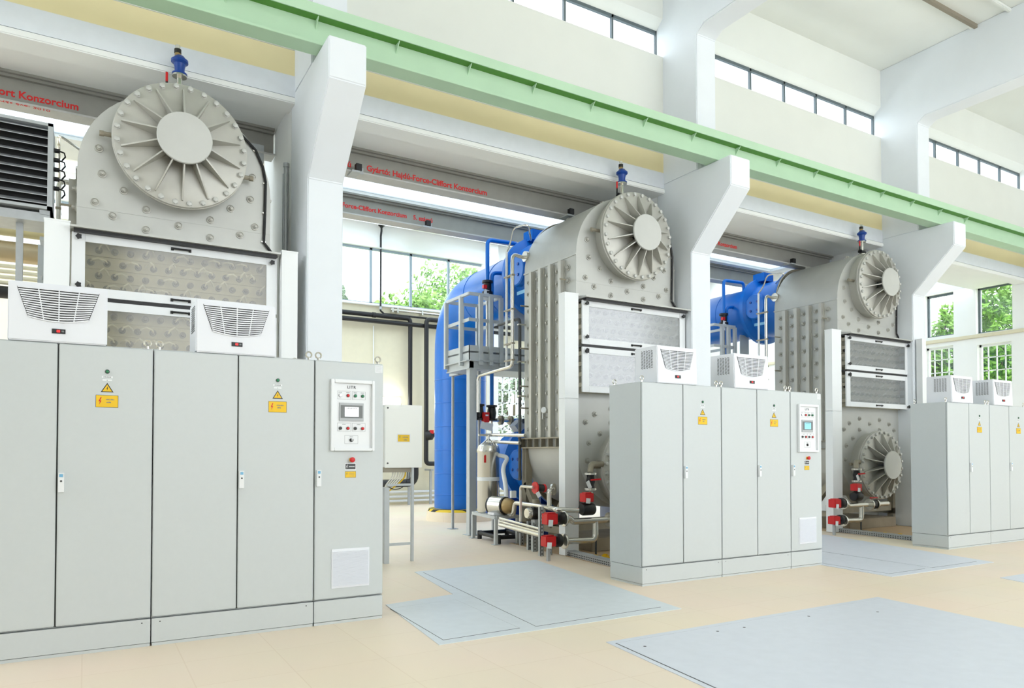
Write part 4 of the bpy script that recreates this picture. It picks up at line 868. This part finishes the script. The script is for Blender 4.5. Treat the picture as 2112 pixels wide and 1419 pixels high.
d = at(1214, 1000, Y=8.03); MB(BEZEL).bar((d.x-.02, 8.03, d.z+.05), (d.x+.03, 8.03, d.z-.05), .06, .004, up=(0, 1, 0)).build('tag', t)
both(t, 'black red-levered valve on a stainless elbow by the farthest lower round cover')
t = thing('side_valve', 'red levered valve on a stainless branch under the bowl of the middle generator', 'valve', at(1106, 1005, Y=8.6))
YS = 8.6
MB(BRIGHT).tube([at(1074, 1076, Y=YS+.4), at(1074, 1003, Y=YS+.4), at(1100, 1005, Y=YS)], .022, 10, bend=.05).build('branch_pipe', t)
a = at(1105, 1006, Y=YS); MB(RED).lathe(a-Vector((.02, 0, 0)), (1, 0, 0), [(.085, 0), (.085, .02), (.03, .04)], 18).build('lever_disc', t)
MB(DARK).cyl(a, a+Vector((.12, 0, -.01)), .055, 14).use(RED).cyl(a+Vector((.12, 0, -.01)), a+Vector((.15, 0, -.01)), .06, 14).build('valve_body', t)
b = at(1139, 1009, Y=YS); MB(BRIGHT).cyl(b, b+Vector((.015, -.025, 0)), .085, 20).tube([b+Vector((.01, -.03, 0)), at(1132, 1012, Y=YS-.15), at(1133, 1046, Y=YS-.15)], .032, 12, bend=.04).build('flange_elbow', t)
MB(BEZEL).bar(at(1108, 1015, Y=YS-.06), at(1113, 1025, Y=YS-.06), .06, .004, up=(0, 1, 0)).build('tag', t)
c = at(1105, 1058, Y=9.0)
t = thing('circulation_pump', 'small dark pump with silver ends behind the perforated posts', 'pump', (c.x, c.y, 0))
MB(DARK).lathe(c-Vector((.10, 0, 0)), (1, 0, 0), [(.08, 0), (.095, .02), (.095, .16), (.08, .18)], 18).box(c.x-.04, c.x+.04, c.y-.03, c.y+.03, c.z+.08, c.z+.14).build('motor', t)
MB(BRIGHT).lathe(c-Vector((.16, 0, 0)), (1, 0, 0), [(.07, 0), (.085, .03), (.085, .06)], 18).lathe(c+Vector((.08, 0, 0)), (1, 0, 0), [(.085, 0), (.085, .04), (.05, .07)], 18).build('end_bell', t)
MB(GALV).box(c.x-.05, c.x+.05, c.y-.05, c.y+.05, 0, c.z-.09).build('stand', t)
MB(STEELD).cyl((c.x, c.y, c.z+.14), (c.x, c.y, c.z+.20), .05, 12).build('terminal_box', t)
# bay floor, plinths, cable trays and yellow clips
for g, l, l2 in ((GX[1], 'middle', 'behind the middle row of cabinets'), (GX[2], 'farthest', 'behind the far cabinets')):
    o = MB(BAYFLOOR).prism([(g-1.26, 8.6, 0), (g-1.38, 6.9, 0), (g+.9, 6.9, 0), (g+.9, 10.0, 0), (g-1.2, 10.0, 0)], (0, 0, .003)).build('floor_bay'); struct(o)
    tag(MB(PLINTHM).box(g-.72, g+.75, 8.45, 9.6, .003, .19).build('grout_plinth', bev=.01), 'brown grout plinth on the floor under the %s generator' % l, 'plinth', 'grout plinths')
    t = thing('cable_tray', 'perforated floor cable tray in front of the %s generator' % l, 'cable tray', (g-1.3, 7.6, 0), 'perforated cable trays')
    p0, p1 = Vector((g-1.23, 8.42, 0)), Vector((g-1.39, 6.75, 0)); d = (p1-p0).normalized(); n_ = Vector((d.y, -d.x, 0))
    MB(GALV).prism([p0, p1, p1+Vector((0, 0, .075)), p0+Vector((0, 0, .075))], n_*-.006).prism([p0+Vector((0, 0, .07)), p1+Vector((0, 0, .07)), p1+Vector((.12, 0, .07)), p0+Vector((.12, 0, .07))], (0, 0, .006)).build('channel', t)
    m = MB(DARK); L = (p1-p0).length; s_ = n_ if n_.x < 0 else -n_
    for i in range(int(L/.045)):
        for z in (.022, .05):
            q = p0+d*(.03+i*.045)+s_*.0065 + Vector((0, 0, z)); m.bar(q, q+d*.02, .003, .012)
    m.build('slots', t)
    for i in range(6):
        x, y = g-1.02+(i % 2)*.16, 7.95-(i//2)*.28
        tag(MB(SIGNY).box(x-.03, x+.03, y-.045, y+.045, .003, .03).box(x-.018, x+.018, y-.03, y+.03, .03, .045).build('cable_clip', bev=.004), 'yellow clip on the tan bay floor ' + l2, 'clip', 'yellow clips ' + l2)

# ================================================================== TREES OUTSIDE
def tree(c, rx, ry, rz, label, m_, n=1700, leaf=.16, seed=1, blobs=9):
    r = random.Random(seed); c = Vector(c)
    t = thing('tree', label, 'tree', (c.x, c.y, -.4), 'trees outside the windows')
    MB(BARK).cyl((c.x, c.y, -.4), (c.x, c.y, c.z), .16, 10, .07).build('trunk', t)
    bl = [(Vector((r.uniform(-.65, .65)*rx, r.uniform(-.6, .6)*ry, r.uniform(-.7, .7)*rz)), r.uniform(.28, .5)) for _ in range(blobs)]
    for b, _ in bl[:6]: MB(BARK).cyl((c.x, c.y, c.z-rz*.8), c+b, .05, 6, .015).build('branch', t)
    m = MB(m_)
    for _ in range(n):
        b, s = r.choice(bl); d = Vector((r.gauss(0, 1), r.gauss(0, 1), r.gauss(0, 1))).normalized()*r.uniform(.5, 1)**.5
        p = c+b+Vector((d.x*rx*s, d.y*ry*s, d.z*rz*s)); u = Vector((r.gauss(0, 1), r.gauss(0, 1), r.gauss(0, 1))).normalized(); v = u.orthogonal().normalized(); u *= leaf*r.uniform(.6, 1.2); v *= leaf*.5
        m.add([p-u, p+v, p+u, p-v], [(0, 1, 2, 3)])
    f = m.build('foliage', t); return t
def span(px0, px1, py0, py1, **k):
    a, b = at(px0, (py0+py1)/2, **k), at(px1, (py0+py1)/2, **k); mid = (a+b)/2; z1, z0 = at((px0+px1)/2, py0, **k).z, at((px0+px1)/2, py1, **k).z
    return Vector((mid.x, mid.y, (z0+z1)/2)), (b-a).length/2, (z1-z0)/2
c, a, b = span(735, 925, 588, 720, Y=32.0); tree(c, a, 1.5, b, 'wide low green bush seen through the high back window', LEAF, 3800, .17, 2, 16)
c, a, b = span(845, 1010, 530, 700, Y=36.0); tree(c, a, 2, b, 'tall green tree in the high back window, behind the blue pipe', LEAF, 2600, .17, 5, 14)
c, a, b = span(655, 724, 555, 640, Y=40.0); tree(c, a, 1.5, b, 'dark tree at the left end of the high back window', LEAFD, 1800, .17, 8)
c, a, b = span(1990, 2130, 560, 860, X=27.0); tree(c, 2, a, b*1.05, 'dense leafy tree filling the right end wall windows', LEAF, 6500, .13, 11, 26)
c, a, b = span(1925, 1985, 620, 860, X=23.2); tree(c, .8, a, b, 'smaller leafy tree in the left end wall windows', LEAF, 2600, .12, 14, 14)
c, a, b = span(1890, 1950, 690, 860, X=21.8); tree(c, .6, a, b, 'low leafy tree low in the left end wall window', LEAF, 1800, .12, 17, 10)
c, a, b = span(1010, 1110, 770, 900, Y=30.0); tree(c, a, 1.5, b, 'grey green shrub behind the barred lower back window', LEAFD, 1200, .17, 21, 8)

t = thing('column_conduit', 'grey conduit pipe running up the side of the pier behind the nearest column', 'conduit', (2.1, 9.25, 0))
p = at(590, 345, X=2.11); MB(GALV).cyl((2.11, p.y, 0), (2.11, p.y, p.z), .028, 10).cyl((2.11, p.y+.1, 0), (2.11, p.y+.1, p.z-.05), .018, 8).cyl((2.11, p.y, p.z), (2.11, p.y, p.z+.05), .036, 10).build('tube', t)
t = thing('hoist_trolley', 'small grey hoist trolley on the monorail end behind the nearest generator', 'trolley', (1.85, 9.85, 5.25))
MB(GALV).box(1.72, 1.98, 9.74, 9.75, 5.22, 5.46).box(1.72, 1.98, 9.95, 9.96, 5.22, 5.46).box(1.74, 1.96, 9.75, 9.95, 5.22, 5.26).build('frame', t)
for x in (1.78, 1.92): MB(STEELD).cyl((x, 9.75, 5.40), (x, 9.79, 5.40), .035, 14).build('wheel', t)
